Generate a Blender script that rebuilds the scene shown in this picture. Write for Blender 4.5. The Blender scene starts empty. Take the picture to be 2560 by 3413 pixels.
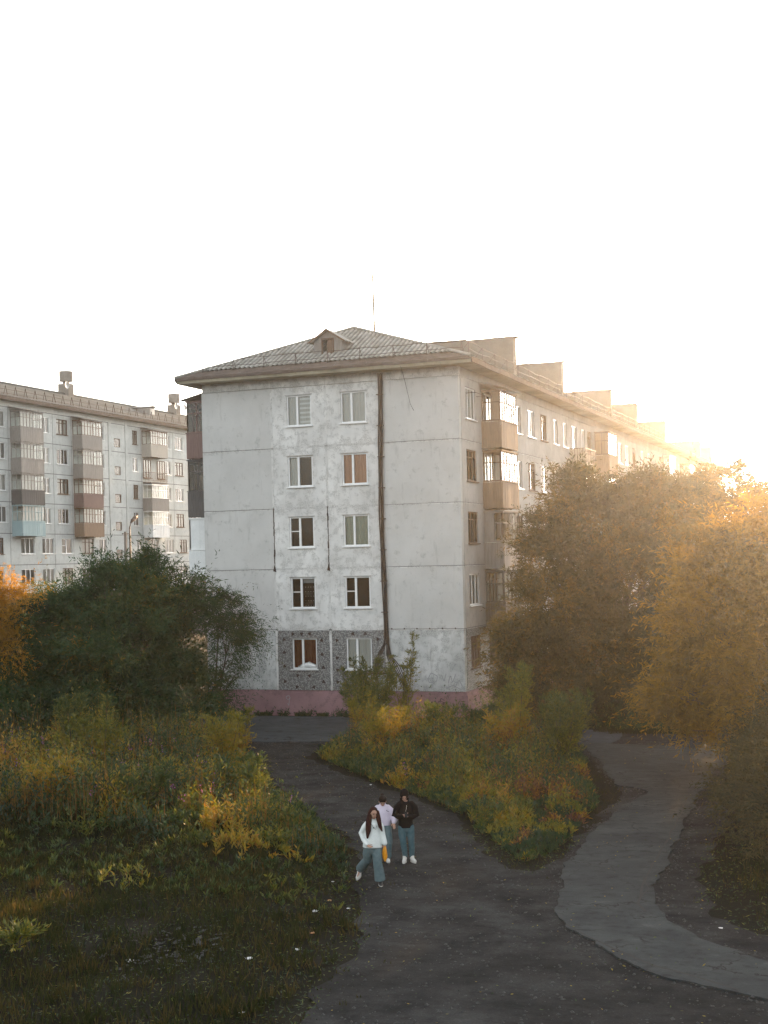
import bpy, bmesh, math, random
import numpy as np
from mathutils import Vector, Matrix

# ---------------------------------------------------------------- camera, sky, sun, exposure
scn = bpy.context.scene
col = scn.collection
R = math.radians
SUN_EL, SUN_AZ = R(9.5), R(0.8)          # azimuth from +Y towards +X
SKY_STRENGTH, SUN_STRENGTH, EXPOSURE = 0.15, 5.0, 2.22
HAZE_DENSITY = 0.00024

camd = bpy.data.cameras.new('camera'); cam = bpy.data.objects.new('camera', camd); col.objects.link(cam)
camd.sensor_fit = 'HORIZONTAL'; camd.sensor_width = 24; camd.lens = 4627.6/2560*24
camd.shift_y = 159.35/2560; camd.clip_end = 3000; camd.clip_start = .5
yaw, roll = R(-20.6129), R(-1.3936)
fw = Vector((math.sin(yaw), math.cos(yaw), 0)); r0 = Vector((math.cos(yaw), -math.sin(yaw), 0)); u0 = Vector((0, 0, 1))
rr = r0*math.cos(roll)+u0*math.sin(roll); uu = -r0*math.sin(roll)+u0*math.cos(roll)
cam.matrix_world = Matrix(((rr.x, uu.x, -fw.x, 18.312), (rr.y, uu.y, -fw.y, -58.537), (rr.z, uu.z, -fw.z, 7.0726), (0, 0, 0, 1)))
scn.camera = cam

world = bpy.data.worlds.new('World'); scn.world = world; world.use_nodes = True
nt = world.node_tree; nt.nodes.clear()
sky = nt.nodes.new('ShaderNodeTexSky'); sky.sky_type = 'NISHITA'; sky.sun_disc = False
sky.sun_elevation = SUN_EL; sky.sun_rotation = SUN_AZ; sky.dust_density = 3.0; sky.air_density = 1.0; sky.ozone_density = 1.0
hs = nt.nodes.new('ShaderNodeHueSaturation'); hs.inputs['Saturation'].default_value = .26
bg = nt.nodes.new('ShaderNodeBackground'); bg.inputs['Strength'].default_value = SKY_STRENGTH
wo = nt.nodes.new('ShaderNodeOutputWorld')
nt.links.new(sky.outputs[0], hs.inputs['Color']); nt.links.new(hs.outputs[0], bg.inputs['Color']); nt.links.new(bg.outputs[0], wo.inputs['Surface'])

sd = bpy.data.lights.new('sun', 'SUN'); sd.energy = SUN_STRENGTH; sd.angle = R(.6); sd.color = (1.0, .60, .27)
sun = bpy.data.objects.new('sun', sd); col.objects.link(sun)
sdir = Vector((math.sin(SUN_AZ)*math.cos(SUN_EL), math.cos(SUN_AZ)*math.cos(SUN_EL), math.sin(SUN_EL)))
sun.rotation_euler = sdir.to_track_quat('Z', 'Y').to_euler(); sun.location = (40, 60, 60)

scn.view_settings.view_transform = 'Standard'; scn.view_settings.look = 'None'; scn.view_settings.gamma = 1
scn.view_settings.use_curve_mapping = False
scn.view_settings.exposure = EXPOSURE
scn.render.engine = 'CYCLES'
cy = scn.cycles
cy.use_denoising = True; cy.max_bounces = 6; cy.diffuse_bounces = 3; cy.glossy_bounces = 3; cy.transmission_bounces = 4
cy.transparent_max_bounces = 10; cy.volume_bounces = 0; cy.sample_clamp_indirect = 4; cy.caustics_reflective = False; cy.caustics_refractive = False

rng = np.random.default_rng(7); random.seed(7)

# ---------------------------------------------------------------- material helpers
def new_mat(name):
    m = bpy.data.materials.new(name); m.use_nodes = True; n = m.node_tree; n.nodes.clear()
    out = n.nodes.new('ShaderNodeOutputMaterial'); return m, n, out
def ramp(n, stops):
    r = n.nodes.new('ShaderNodeValToRGB'); cr = r.color_ramp
    while len(cr.elements) > 1: cr.elements.remove(cr.elements[-1])
    cr.elements[0].position = stops[0][0]; cr.elements[0].color = (*stops[0][1], 1)
    for p, c in stops[1:]:
        e = cr.elements.new(p); e.color = (*c, 1)
    return r
def noise(n, scale, detail=5, rough=.6, coord=None, stretch=None):
    t = n.nodes.new('ShaderNodeTexNoise'); t.inputs['Scale'].default_value = scale
    t.inputs['Detail'].default_value = detail; t.inputs['Roughness'].default_value = rough
    g = n.nodes.new('ShaderNodeNewGeometry'); src = g.outputs['Position']
    if stretch:
        mp = n.nodes.new('ShaderNodeMapping'); mp.inputs['Scale'].default_value = stretch
        n.links.new(src, mp.inputs['Vector']); src = mp.outputs[0]
    n.links.new(src, t.inputs['Vector']); return t
def mix(n, fac, a, b, mode='MIX'):
    m = n.nodes.new('ShaderNodeMix'); m.data_type = 'RGBA'; m.blend_type = mode
    for sock, v in ((m.inputs[0], fac), (m.inputs[6], a), (m.inputs[7], b)):
        if isinstance(v, (int, float)): sock.default_value = v
        elif isinstance(v, tuple): sock.default_value = (*v, 1)
        else: n.links.new(v, sock)
    return m.outputs[2]
def surf(n, out, color, rough=.85, bump=None, bstr=.3, bdist=.02, spec=.3, metal=0):
    p = n.nodes.new('ShaderNodeBsdfPrincipled'); p.inputs['Roughness'].default_value = rough
    p.inputs['Specular IOR Level'].default_value = spec; p.inputs['Metallic'].default_value = metal
    if isinstance(color, tuple): p.inputs['Base Color'].default_value = (*color, 1)
    else: n.links.new(color, p.inputs['Base Color'])
    if bump is not None:
        b = n.nodes.new('ShaderNodeBump'); b.inputs['Strength'].default_value = bstr; b.inputs['Distance'].default_value = bdist
        n.links.new(bump, b.inputs['Height']); n.links.new(b.outputs[0], p.inputs['Normal'])
    n.links.new(p.outputs[0], out.inputs['Surface']); return p
def simple(name, c1, c2, scale=6, rough=.85, stretch=None, spec=.3, metal=0, bstr=.25):
    m, n, o = new_mat(name); t = noise(n, scale, stretch=stretch); f = noise(n, scale*9, 3)
    r = ramp(n, [(.32, c1), (.68, c2)]); n.links.new(t.outputs[0], r.inputs[0])
    c = mix(n, .35, r.outputs[0], mix(n, f.outputs[0], tuple(x*.7 for x in c1), tuple(min(1, x*1.25) for x in c2)))
    surf(n, o, c, rough, f.outputs[0], bstr, .01, spec, metal); return m
def plaster(name, base, light, stain, patch, seed):
    """weathered paint over concrete: broad tone, whitewash remains, dark peeled patches, run-off streaks"""
    m, n, o = new_mat(name)
    big = noise(n, .55+.01*seed, 4); med = noise(n, 2.3+.1*seed, 7, .68); fine = noise(n, 26, 4, .7); stk = noise(n, 2.2, 6, .7, stretch=(1.6, 1.6, .28))
    r = ramp(n, [(.35, base), (.66, light)]); n.links.new(big.outputs[0], r.inputs[0])
    g_ = n.nodes.new('ShaderNodeNewGeometry'); sx = n.nodes.new('ShaderNodeSeparateXYZ'); n.links.new(g_.outputs['Position'], sx.inputs[0])
    def mth(op, a, b=None):
        q = n.nodes.new('ShaderNodeMath'); q.operation = op
        for i, v in enumerate((a, b)):
            if v is None: continue
            if isinstance(v, (int, float)): q.inputs[i].default_value = v
            else: n.links.new(v, q.inputs[i])
        return q.outputs[0]
    ed = mth('POWER', mth('MULTIPLY', mth('ABSOLUTE', mth('SUBTRACT', mth('FRACT', mth('DIVIDE', mth('SUBTRACT', sx.outputs['Z'], 1.15), 2.8)), .5)), 2.0), 9.0)
    class _M: pass
    med0 = med; med = _M(); med.outputs = [mth('ADD', med0.outputs[0], mth('MULTIPLY', ed, .06+.05*patch))]
    mk = ramp(n, [(.62-patch*.16, (0, 0, 0)), (.70-patch*.14, (1, 1, 1))]); n.links.new(med.outputs[0], mk.inputs[0])
    fk = ramp(n, [(.42, (0, 0, 0)), (.6, (1, 1, 1))]); n.links.new(fine.outputs[0], fk.inputs[0])
    a = n.nodes.new('ShaderNodeMath'); a.operation = 'MULTIPLY'; n.links.new(mk.outputs[0], a.inputs[0]); n.links.new(fk.outputs[0], a.inputs[1])
    b = n.nodes.new('ShaderNodeMath'); b.operation = 'MULTIPLY'; n.links.new(a.outputs[0], b.inputs[0]); b.inputs[1].default_value = .88
    c = mix(n, b.outputs[0], r.outputs[0], stain)
    sk = ramp(n, [(.56, (0, 0, 0)), (.74, (1, 1, 1))]); n.links.new(stk.outputs[0], sk.inputs[0])
    s2 = n.nodes.new('ShaderNodeMath'); s2.operation = 'MULTIPLY'; n.links.new(sk.outputs[0], s2.inputs[0]); s2.inputs[1].default_value = .35+.3*patch
    c = mix(n, s2.outputs[0], c, tuple(x*.8 for x in stain))
    c = mix(n, .12, c, mix(n, fine.outputs[0], (0, 0, 0), (1, 1, 1)), 'SOFT_LIGHT')
    surf(n, o, c, .95, fine.outputs[0], .35, .012, .04); return m
M = {}
M['blank_plaster'] = plaster('grey_plaster', (.46, .465, .45), (.53, .535, .52), (.29, .295, .285), .34, 1)
M['white_plaster'] = plaster('whitewashed_plaster', (.52, .525, .51), (.70, .705, .685), (.27, .275, .265), .80, 3)
M['worn_plaster'] = plaster('worn_plaster', (.38, .40, .395), (.58, .60, .59), (.20, .21, .21), .9, 5)
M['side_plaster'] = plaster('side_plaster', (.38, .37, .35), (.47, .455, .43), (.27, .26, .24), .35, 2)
M['far_plaster'] = plaster('far_plaster', (.50, .53, .515), (.60, .625, .605), (.38, .395, .38), .5, 4)
M['sealant'] = plaster('joint_sealant', (.50, .505, .49), (.66, .665, .645), (.28, .28, .27), .8, 6)
M['mortar'] = simple('mortar', (.10, .10, .10), (.18, .18, .17), 4)
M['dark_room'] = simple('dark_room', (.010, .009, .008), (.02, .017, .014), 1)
M['tar'] = simple('tar', (.02, .014, .012), (.05, .03, .025), 8, .6)
def pebble_mat():
    m, n, o = new_mat('pebble_dash'); g = n.nodes.new('ShaderNodeNewGeometry')
    v = n.nodes.new('ShaderNodeTexVoronoi'); v.inputs['Scale'].default_value = 18; n.links.new(g.outputs['Position'], v.inputs['Vector'])
    k = ramp(n, [(.30, (.36, .37, .365)), (.55, (.12, .125, .125))]); n.links.new(v.outputs['Distance'], k.inputs[0])
    t = noise(n, 1.2, 4); c = mix(n, t.outputs[0], k.outputs[0], mix(n, .5, k.outputs[0], (.12, .125, .125)))
    surf(n, o, c, .85, v.outputs['Distance'], -.6, .02); return m
M['pebble'] = pebble_mat()
M['plinth'] = plaster('pink_plinth', (.24, .145, .16), (.31, .19, .205), (.15, .10, .105), .6, 2)
M['fascia'] = simple('rusty_fascia', (.07, .055, .047), (.15, .12, .10), 3, .95, (1, 1, 3), .03)
M['soffit'] = plaster('soffit', (.20, .185, .135), (.33, .30, .22), (.20, .17, .12), .6, 2)
M['slate'] = simple('asbestos_slate', (.17, .165, .145), (.30, .29, .26), 1.6, .9)
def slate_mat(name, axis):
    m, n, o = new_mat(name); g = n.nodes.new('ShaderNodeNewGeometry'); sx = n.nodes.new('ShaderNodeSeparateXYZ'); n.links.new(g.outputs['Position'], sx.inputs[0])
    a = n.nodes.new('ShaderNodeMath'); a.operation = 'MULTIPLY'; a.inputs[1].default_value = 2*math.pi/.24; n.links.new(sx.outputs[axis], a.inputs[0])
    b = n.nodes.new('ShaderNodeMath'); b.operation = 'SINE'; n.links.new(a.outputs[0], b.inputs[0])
    trough_shade = ramp(n, [(.0, (.48, .48, .48)), (.75, (1, 1, 1))]); c = n.nodes.new('ShaderNodeMapRange'); c.inputs[1].default_value = -1; c.inputs[2].default_value = 1; n.links.new(b.outputs[0], c.inputs[0]); n.links.new(c.outputs[0], trough_shade.inputs[0])
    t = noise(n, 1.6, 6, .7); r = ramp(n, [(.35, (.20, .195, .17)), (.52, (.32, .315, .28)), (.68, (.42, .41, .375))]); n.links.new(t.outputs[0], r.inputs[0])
    surf(n, o, mix(n, .9, r.outputs[0], trough_shade.outputs[0], 'MULTIPLY'), .9, t.outputs[0], .2, .01, .03); return m   # shade painted into the troughs of the corrugation, which the light leaves flat
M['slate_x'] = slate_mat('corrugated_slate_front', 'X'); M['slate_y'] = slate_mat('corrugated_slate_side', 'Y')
M['slate_far'] = simple('old_grey_roof', (.08, .08, .074), (.16, .156, .142), .7, .95, spec=.03)
M['firewall'] = simple('grey_render', (.15, .138, .12), (.22, .20, .175), 1.5, .95, spec=.05)
M['pvc'] = simple('white_window_plastic', (.68, .70, .70), (.78, .79, .78), 3, .4, spec=.5)
M['oldwood'] = simple('old_brown_wood', (.09, .055, .035), (.17, .11, .075), 6, .8, (3, 3, .5))
M['greyboards'] = simple('weathered_grey_boards', (.19, .175, .16), (.33, .31, .285), 4, .9, (7, 7, .5))
M['brownboards'] = simple('weathered_brown_boards', (.17, .115, .078), (.28, .20, .14), 4, .9, (7, 7, .5))
M['darkboards'] = simple('dark_stained_boards', (.055, .055, .055), (.12, .12, .12), 4, .9, (7, 7, .5))
M['redboards'] = simple('reddish_boards', (.13, .085, .075), (.22, .15, .135), 4, .9, (7, 7, .5))
M['blueboards'] = simple('light_blue_boards', (.24, .36, .385), (.33, .45, .47), 4, .8, (7, 7, .5))
M['whiteboards'] = simple('white_siding', (.62, .65, .65), (.72, .74, .73), 2, .6)
M['paleboards'] = simple('pale_corrugated_boards', (.33, .31, .27), (.46, .43, .38), 4, .8, (7, 7, .5))
M['planks'] = simple('boarded_up_planks', (.04, .022, .016), (.085, .045, .03), 6, .9, (8, 8, .5))
M['metal'] = simple('dark_rusty_metal', (.05, .035, .03), (.11, .075, .055), 9, .6, metal=.3)
M['galv'] = simple('galvanised_metal', (.28, .28, .27), (.40, .40, .39), 3, .5, metal=.5)
M['cable'] = simple('black_cable', (.012, .011, .012), (.03, .025, .025), 12, .5)
M['cabinet'] = simple('grey_painted_steel', (.27, .30, .31), (.38, .41, .42), 4, .6)
M['curtain'] = simple('pale_curtain', (.50, .50, .47), (.62, .62, .59), 3, .9, (14, 14, .3))
M['blind_green'] = simple('green_grey_blind', (.33, .36, .29), (.40, .43, .35), 3, .9)
M['orange_curtain'] = simple('orange_curtain', (.44, .19, .10), (.56, .27, .16), 3, .9, (14, 14, .3))
M['rust_curtain'] = simple('rust_curtain', (.13, .04, .022), (.20, .07, .04), 3, .9)
M['grey_curtain'] = simple('grey_curtain', (.20, .21, .21), (.30, .31, .31), 3, .9, (14, 14, .3))
M['graffiti'] = simple('black_spray', (.015, .015, .02), (.03, .03, .035), 9, .5)
M['graffiti_red'] = simple('dark_red_spray', (.16, .04, .05), (.24, .07, .08), 9, .5)
M['graffiti_grey'] = simple('faded_spray', (.24, .25, .26), (.33, .34, .35), 9, .8)
def glass_mat():
    m, n, o = new_mat('window_glass')
    tr = n.nodes.new('ShaderNodeBsdfTransparent'); tr.inputs[0].default_value = (.86, .89, .88, 1)
    gl = n.nodes.new('ShaderNodeBsdfGlossy'); gl.inputs['Roughness'].default_value = .03
    fr = n.nodes.new('ShaderNodeFresnel'); fr.inputs['IOR'].default_value = 1.48
    nz = noise(n, 1.1, 2); b = n.nodes.new('ShaderNodeBump'); b.inputs['Strength'].default_value = .12; b.inputs['Distance'].default_value = .02
    n.links.new(nz.outputs[0], b.inputs['Height']); n.links.new(b.outputs[0], gl.inputs['Normal'])
    mx = n.nodes.new('ShaderNodeMixShader'); n.links.new(fr.outputs[0], mx.inputs[0]); n.links.new(tr.outputs[0], mx.inputs[1]); n.links.new(gl.outputs[0], mx.inputs[2])
    n.links.new(mx.outputs[0], o.inputs['Surface']); return m
M['glass'] = glass_mat()
def leaf_mat(name, stops, transl=.38, gloss=.03):
    m, n, o = new_mat(name); at = n.nodes.new('ShaderNodeAttribute'); at.attribute_name = 'tint'
    r = ramp(n, stops); n.links.new(at.outputs['Fac'], r.inputs[0])
    d = n.nodes.new('ShaderNodeBsdfDiffuse'); t = n.nodes.new('ShaderNodeBsdfTranslucent'); g = n.nodes.new('ShaderNodeBsdfGlossy')
    g.inputs['Roughness'].default_value = .5; g.inputs['Color'].default_value = (.8, .8, .8, 1)
    n.links.new(r.outputs[0], d.inputs[0]); n.links.new(r.outputs[0], t.inputs[0])
    a = n.nodes.new('ShaderNodeMixShader'); a.inputs[0].default_value = transl; n.links.new(d.outputs[0], a.inputs[1]); n.links.new(t.outputs[0], a.inputs[2])
    b = n.nodes.new('ShaderNodeMixShader'); b.inputs[0].default_value = gloss; n.links.new(a.outputs[0], b.inputs[1]); n.links.new(g.outputs[0], b.inputs[2])
    n.links.new(b.outputs[0], o.inputs['Surface']); return m
GREEN = [(0, (.009, .028, .012)), (.4, (.024, .068, .020)), (.62, (.060, .090, .018)), (.8, (.17, .12, .014)), (1, (.28, .12, .012))]
M['leaf'] = leaf_mat('willow_leaf', GREEN)
M['leaf_gold'] = leaf_mat('golden_willow_leaf', [(0, (.06, .046, .008)), (.4, (.18, .105, .011)), (.7, (.34, .18, .014)), (1, (.50, .24, .016))], .5)
M['leaf_olive'] = leaf_mat('olive_willow_leaf', [(0, (.013, .020, .007)), (.5, (.060, .050, .012)), (1, (.24, .135, .018))], .36)
M['herb'] = leaf_mat('herb_leaf', [(0, (.014, .034, .016)), (.35, (.034, .060, .014)), (.55, (.105, .115, .015)), (.75, (.26, .19, .014)), (.9, (.34, .16, .014)), (1, (.11, .045, .022))], .4, .035)
M['grass'] = leaf_mat('grass_blade', [(0, (.008, .018, .005)), (.5, (.030, .034, .009)), (1, (.10, .062, .020))], .35, .01)
M['flower'] = leaf_mat('fireweed_flower', [(0, (.18, .07, .20)), (1, (.32, .10, .22))], .4)
M['bark'] = simple('grey_bark', (.035, .028, .022), (.09, .075, .06), 9, .95, (3, 3, .6))
def ground_mat(name, a, b, c, s1=1.1, s2=28, rough=.95, peb=.25, bs=.6, cr=0):
    m, n, o = new_mat(name); t = noise(n, s1, 6, .65); f = noise(n, s2, 6, .75); w = noise(n, .23, 3)
    r = ramp(n, [(.36, a), (.64, b)]); n.links.new(t.outputs[0], r.inputs[0])
    k = ramp(n, [(.40, (0, 0, 0)), (.62, (1, 1, 1))]); n.links.new(w.outputs[0], k.inputs[0])
    h = n.nodes.new('ShaderNodeMath'); h.operation = 'MULTIPLY'; h.inputs[1].default_value = .55; n.links.new(k.outputs[0], h.inputs[0])
    cc = mix(n, h.outputs[0], r.outputs[0], c)
    pt = noise(n, s1*2.7, 8, .72, stretch=(1, 1.5, 1)); pk = ramp(n, [(.36, (.58, .57, .56)), (.47, (.95, .95, .95)), (.58, (1, 1, 1)), (.66, (1.32, 1.31, 1.29))]); n.links.new(pt.outputs[0], pk.inputs[0])
    cc = mix(n, .9, cc, pk.outputs[0], 'MULTIPLY')
    fr = ramp(n, [(.36, (.45, .45, .45)), (.60, (1.0, 1.0, 1.0))]); n.links.new(f.outputs[0], fr.inputs[0])
    cc = mix(n, peb*2, cc, fr.outputs[0], 'MULTIPLY')
    if cr:
        g = n.nodes.new('ShaderNodeNewGeometry'); dn = noise(n, 1.7, 5); va = n.nodes.new('ShaderNodeVectorMath'); va.operation = 'ADD'; vs = n.nodes.new('ShaderNodeVectorMath'); vs.operation = 'SCALE'; vs.inputs['Scale'].default_value = .9
        n.links.new(dn.outputs['Color'], vs.inputs[0]); n.links.new(g.outputs['Position'], va.inputs[0]); n.links.new(vs.outputs[0], va.inputs[1])
        v = n.nodes.new('ShaderNodeTexVoronoi'); v.feature = 'DISTANCE_TO_EDGE'; v.inputs['Scale'].default_value = cr; n.links.new(va.outputs[0], v.inputs['Vector'])
        k1 = ramp(n, [(.0, (1, 1, 1)), (.022, (0, 0, 0))]); n.links.new(v.outputs['Distance'], k1.inputs[0]); mk = noise(n, .8, 3); k2 = ramp(n, [(.47, (0, 0, 0)), (.58, (1, 1, 1))]); n.links.new(mk.outputs[0], k2.inputs[0])
        q = n.nodes.new('ShaderNodeMath'); q.operation = 'MULTIPLY'; n.links.new(k1.outputs[0], q.inputs[0]); n.links.new(k2.outputs[0], q.inputs[1]); cc = mix(n, q.outputs[0], cc, (.014, .014, .013))
    surf(n, o, cc, rough, f.outputs[0], bs, .03, .08); return m
M['soil'] = ground_mat('dark_soil', (.005, .006, .003), (.016, .012, .006), (.007, .008, .0035), .7, 14)
M['dirt'] = ground_mat('trodden_dirt', (.014, .0145, .015), (.050, .051, .050), (.017, .017, .0165), .9, 22, peb=.3, bs=1.0)
M['asphalt'] = ground_mat('worn_asphalt', (.033, .037, .038), (.060, .066, .065), (.038, .042, .042), .8, 30, .9, .16, .4, .75)
M['road'] = ground_mat('old_road_asphalt', (.044, .053, .059), (.070, .081, .087), (.052, .061, .066), .6, 30, .88, .15, .4, .5)
M['crack'] = simple('crack_dirt', (.010, .010, .010), (.025, .023, .02), 8)
M['stone'] = simple('gravel_stone', (.025, .025, .024), (.075, .075, .072), 14)
M['paper'] = simple('white_paper', (.55, .56, .56), (.75, .76, .75), 12)
M['paper_orange'] = simple('orange_wrapper', (.50, .22, .08), (.62, .32, .14), 12)

# ---------------------------------------------------------------- mesh helpers
class MB:
    def __init__(s): s.v = []; s.f = []
    def box(s, x0, y0, z0, x1, y1, z1):
        if x0 > x1: x0, x1 = x1, x0
        if y0 > y1: y0, y1 = y1, y0
        if z0 > z1: z0, z1 = z1, z0
        b = len(s.v); s.v += [(x0, y0, z0), (x1, y0, z0), (x1, y1, z0), (x0, y1, z0), (x0, y0, z1), (x1, y0, z1), (x1, y1, z1), (x0, y1, z1)]
        s.f += [tuple(b+i for i in q) for q in ((0, 3, 2, 1), (4, 5, 6, 7), (0, 1, 5, 4), (1, 2, 6, 5), (2, 3, 7, 6), (3, 0, 4, 7))]; return s
    def quad(s, *p):
        b = len(s.v); s.v += [tuple(q) for q in p]; s.f.append(tuple(range(b, b+len(p)))); return s
    def tube(s, pts, r, n=6, cap=True):
        pts = [Vector(p) for p in pts]; rs = r if isinstance(r, (list, tuple)) else [r]*len(pts); b0 = len(s.v)
        for i, p in enumerate(pts):
            d = (pts[min(i+1, len(pts)-1)]-pts[max(i-1, 0)]).normalized()
            a = d.cross(Vector((0, 0, 1)) if abs(d.z) < .95 else Vector((1, 0, 0))).normalized(); c = d.cross(a)
            for k in range(n):
                t = 2*math.pi*k/n; s.v.append(tuple(p+(a*math.cos(t)+c*math.sin(t))*rs[i]))
        for i in range(len(pts)-1):
            for k in range(n):
                a = b0+i*n+k; b = b0+i*n+(k+1) % n; s.f.append((a, b, b+n, a+n))
        if cap: s.f.append(tuple(b0+k for k in range(n))[::-1]); s.f.append(tuple(b0+(len(pts)-1)*n+k for k in range(n)))
        return s
    def prism(s, poly, z0, z1):
        b = len(s.v); n = len(poly)
        s.v += [(x, y, z0) for x, y in poly]+[(x, y, z1) for x, y in poly]
        for i in range(n): j = (i+1) % n; s.f.append((b+i, b+j, b+n+j, b+n+i))
        s.f.append(tuple(range(b+n, b+2*n))); s.f.append(tuple(range(b, b+n))[::-1]); return s
    def mesh(s, name, mat, o=(0, 0, 0), smooth=False):
        me = bpy.data.meshes.new(name); me.from_pydata([(x-o[0], y-o[1], z-o[2]) for x, y, z in s.v], [], s.f)
        me.materials.append(mat if not isinstance(mat, str) else M[mat])
        if smooth: me.polygons.foreach_set('use_smooth', [True]*len(me.polygons))
        me.update(); return me
def wloc(o):
    p = Vector(o.location)
    while o.parent: o = o.parent; p = p+Vector(o.location)
    return p
def add(name, me, parent=None, loc=None, rot=0, **props):
    """link an object; loc is a world position when given"""
    ob = bpy.data.objects.new(name, me); col.objects.link(ob)
    if parent is not None: ob.parent = parent
    if loc is not None: ob.location = Vector(loc)-(wloc(parent) if parent is not None else Vector((0, 0, 0)))
    if rot: ob.rotation_euler.z = rot
    for k, v in props.items(): ob[k] = v
    return ob
def part(name, mb, mat, parent, smooth=False, **props):
    return add(name, mb.mesh(name, mat, wloc(parent), smooth), parent, **props)
def root(name, label, cat, loc=(0, 0, 0), group=None, rot=0):
    e = bpy.data.objects.new(name, None); col.objects.link(e); e.location = loc; e.rotation_euler.z = rot
    e['label'] = label; e['category'] = cat
    if group: e['group'] = group
    return e
def solo(name, mb, mat, label, cat, loc=(0, 0, 0), group=None, smooth=False):
    ob = add(name, mb.mesh(name, mat, loc, smooth), None, loc); ob['label'] = label; ob['category'] = cat
    if group: ob['group'] = group
    return ob

# ---------------------------------------------------------------- terrain
PATH_L = [(12.9, -33.7), (11.9, -32.3), (11.3, -29.7), (10.9, -27.5), (10.7, -23.1), (10.8, -19.3), (11.0, -17.4), (10.5, -16.7), (9.8, -16.2), (8.5, -12.1), (7.1, -8.3), (6.4, -7.1)]
PATH_R = [(10.3, -7.6), (11.2, -8.0), (12.0, -5.0), (12.6, -8.0), (12.4, -12.4), (12.6, -19.3), (13.0, -26.0), (13.2, -29.2), (13.6, -31.1), (14.3, -32.3), (15.1, -33.3), (16.4, -34.3), (20, -36.3), (26, -38)]
PATH_LOW = [(26, -42), (20, -38.5), (16.1, -36.1), (14.9, -35.6), (13.9, -34.9)]
path_poly = PATH_L+PATH_R+PATH_LOW
dirt_poly = [(-3.9, -13.4), (-.4, -18.9), (3.2, -23.6), (5.1, -26.3), (6.3, -28.7), (7.5, -31.9), (8.5, -34.2), (9.0, -36.5), (9.2, -38.2), (9.7, -40.1), (12, -46), (26, -46), (27, -37), (20, -35.0),
             (15.6, -32.2), (14.4, -30.0), (13.9, -27), (13.8, -22), (13.4, -17), (13.2, -12), (13.3, -6), (11, -3.5), (7, -4.0), (6.4, -7.0), (8.7, -13.1), (10.1, -16.8), (10.4, -21), (10.5, -25.4), (10.3, -28.3),
             (8.7, -26.5), (6.8, -22.7), (4.6, -19.9), (1.7, -17.0), (-2.1, -12.5), (-2.9, -8.6), (-6.3, -8.6)]
road_poly = [(-20, -1.0), (-12.8, -.9), (-7, -.55), (-3.9, -.6), (0, -1.6), (6, -3.2), (7.6, -3.9), (7.6, -7.2), (4, -5.8), (-1.5, -6.2), (-3.1, -8.5), (-6.6, -9.0), (-9.5, -8.8), (-14, -7.4), (-22, -7)]
def seg_dist(px, py, poly):
    d = np.full(px.shape, 1e9); ins = np.zeros(px.shape, bool); n = len(poly)
    for i in range(n):
        x0, y0 = poly[i]; x1, y1 = poly[(i+1) % n]; dx, dy = x1-x0, y1-y0
        t = np.clip(((px-x0)*dx+(py-y0)*dy)/(dx*dx+dy*dy+1e-9), 0, 1)
        d = np.minimum(d, np.hypot(px-x0-t*dx, py-y0-t*dy))
        if dy != 0:
            c = ((y0 > py) != (y1 > py)) & (px < dx*(py-y0)/dy+x0); ins ^= c
    return np.where(ins, -d, d)
def path_dist(x, y): return np.minimum(np.minimum(seg_dist(x, y, dirt_poly), seg_dist(x, y, path_poly)), seg_dist(x, y, road_poly))
def sm(t): t = np.clip(t, 0, 1); return t*t*(3-2*t)
def wob(x, y, s=1.0, o=0.):
    return (np.sin(x*1.3*s+o)*np.cos(y*1.1*s-o*1.7)+.5*np.sin(x*2.9*s-y*2.3*s+o)+.3*np.sin(y*5.1*s+x*4.3*s+2*o))/1.8
def gz(x, y, d=None):
    x = np.asarray(x, float); y = np.asarray(y, float)
    if d is None: d = path_dist(x, y)
    h = sm((d-.1)/2.5)*(.16+.10*wob(x, y, .6))
    h += .45*sm((d-.5)/5)*sm((-x+7)/6)*sm((y+31)/5)*sm((-4-y)/3)       # the meadow left of the dirt path stands a little higher
    h += 4.5*sm((-22-x)/18)
    return h-.03
def grid(x0, x1, y0, y1, step):
    xs = np.arange(x0, x1+step*.5, step); ys = np.arange(y0, y1+step*.5, step); X, Y = np.meshgrid(xs, ys); return X, Y
xs = np.unique(np.concatenate([np.linspace(-260, -30, 24), np.arange(-30, 30.1, .5), np.linspace(30, 260, 20)]))
ys = np.unique(np.concatenate([np.linspace(-110, -50, 8), np.arange(-50, 2.1, .5), np.linspace(2, 420, 40)]))
X, Y = np.meshgrid(xs, ys); Z = gz(X, Y)
nx, ny = len(xs), len(ys)
V = np.stack([X.ravel(), Y.ravel(), Z.ravel()], 1)
I = (np.arange(ny-1)[:, None]*nx+np.arange(nx-1)[None, :]).ravel()
me = bpy.data.meshes.new('ground'); me.from_pydata(V.tolist(), [], np.stack([I, I+1, I+nx+1, I+nx], 1).tolist()); me.materials.append(M['soil'])
me.polygons.foreach_set('use_smooth', [True]*len(me.polygons)); add('ground', me, kind='structure')
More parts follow.
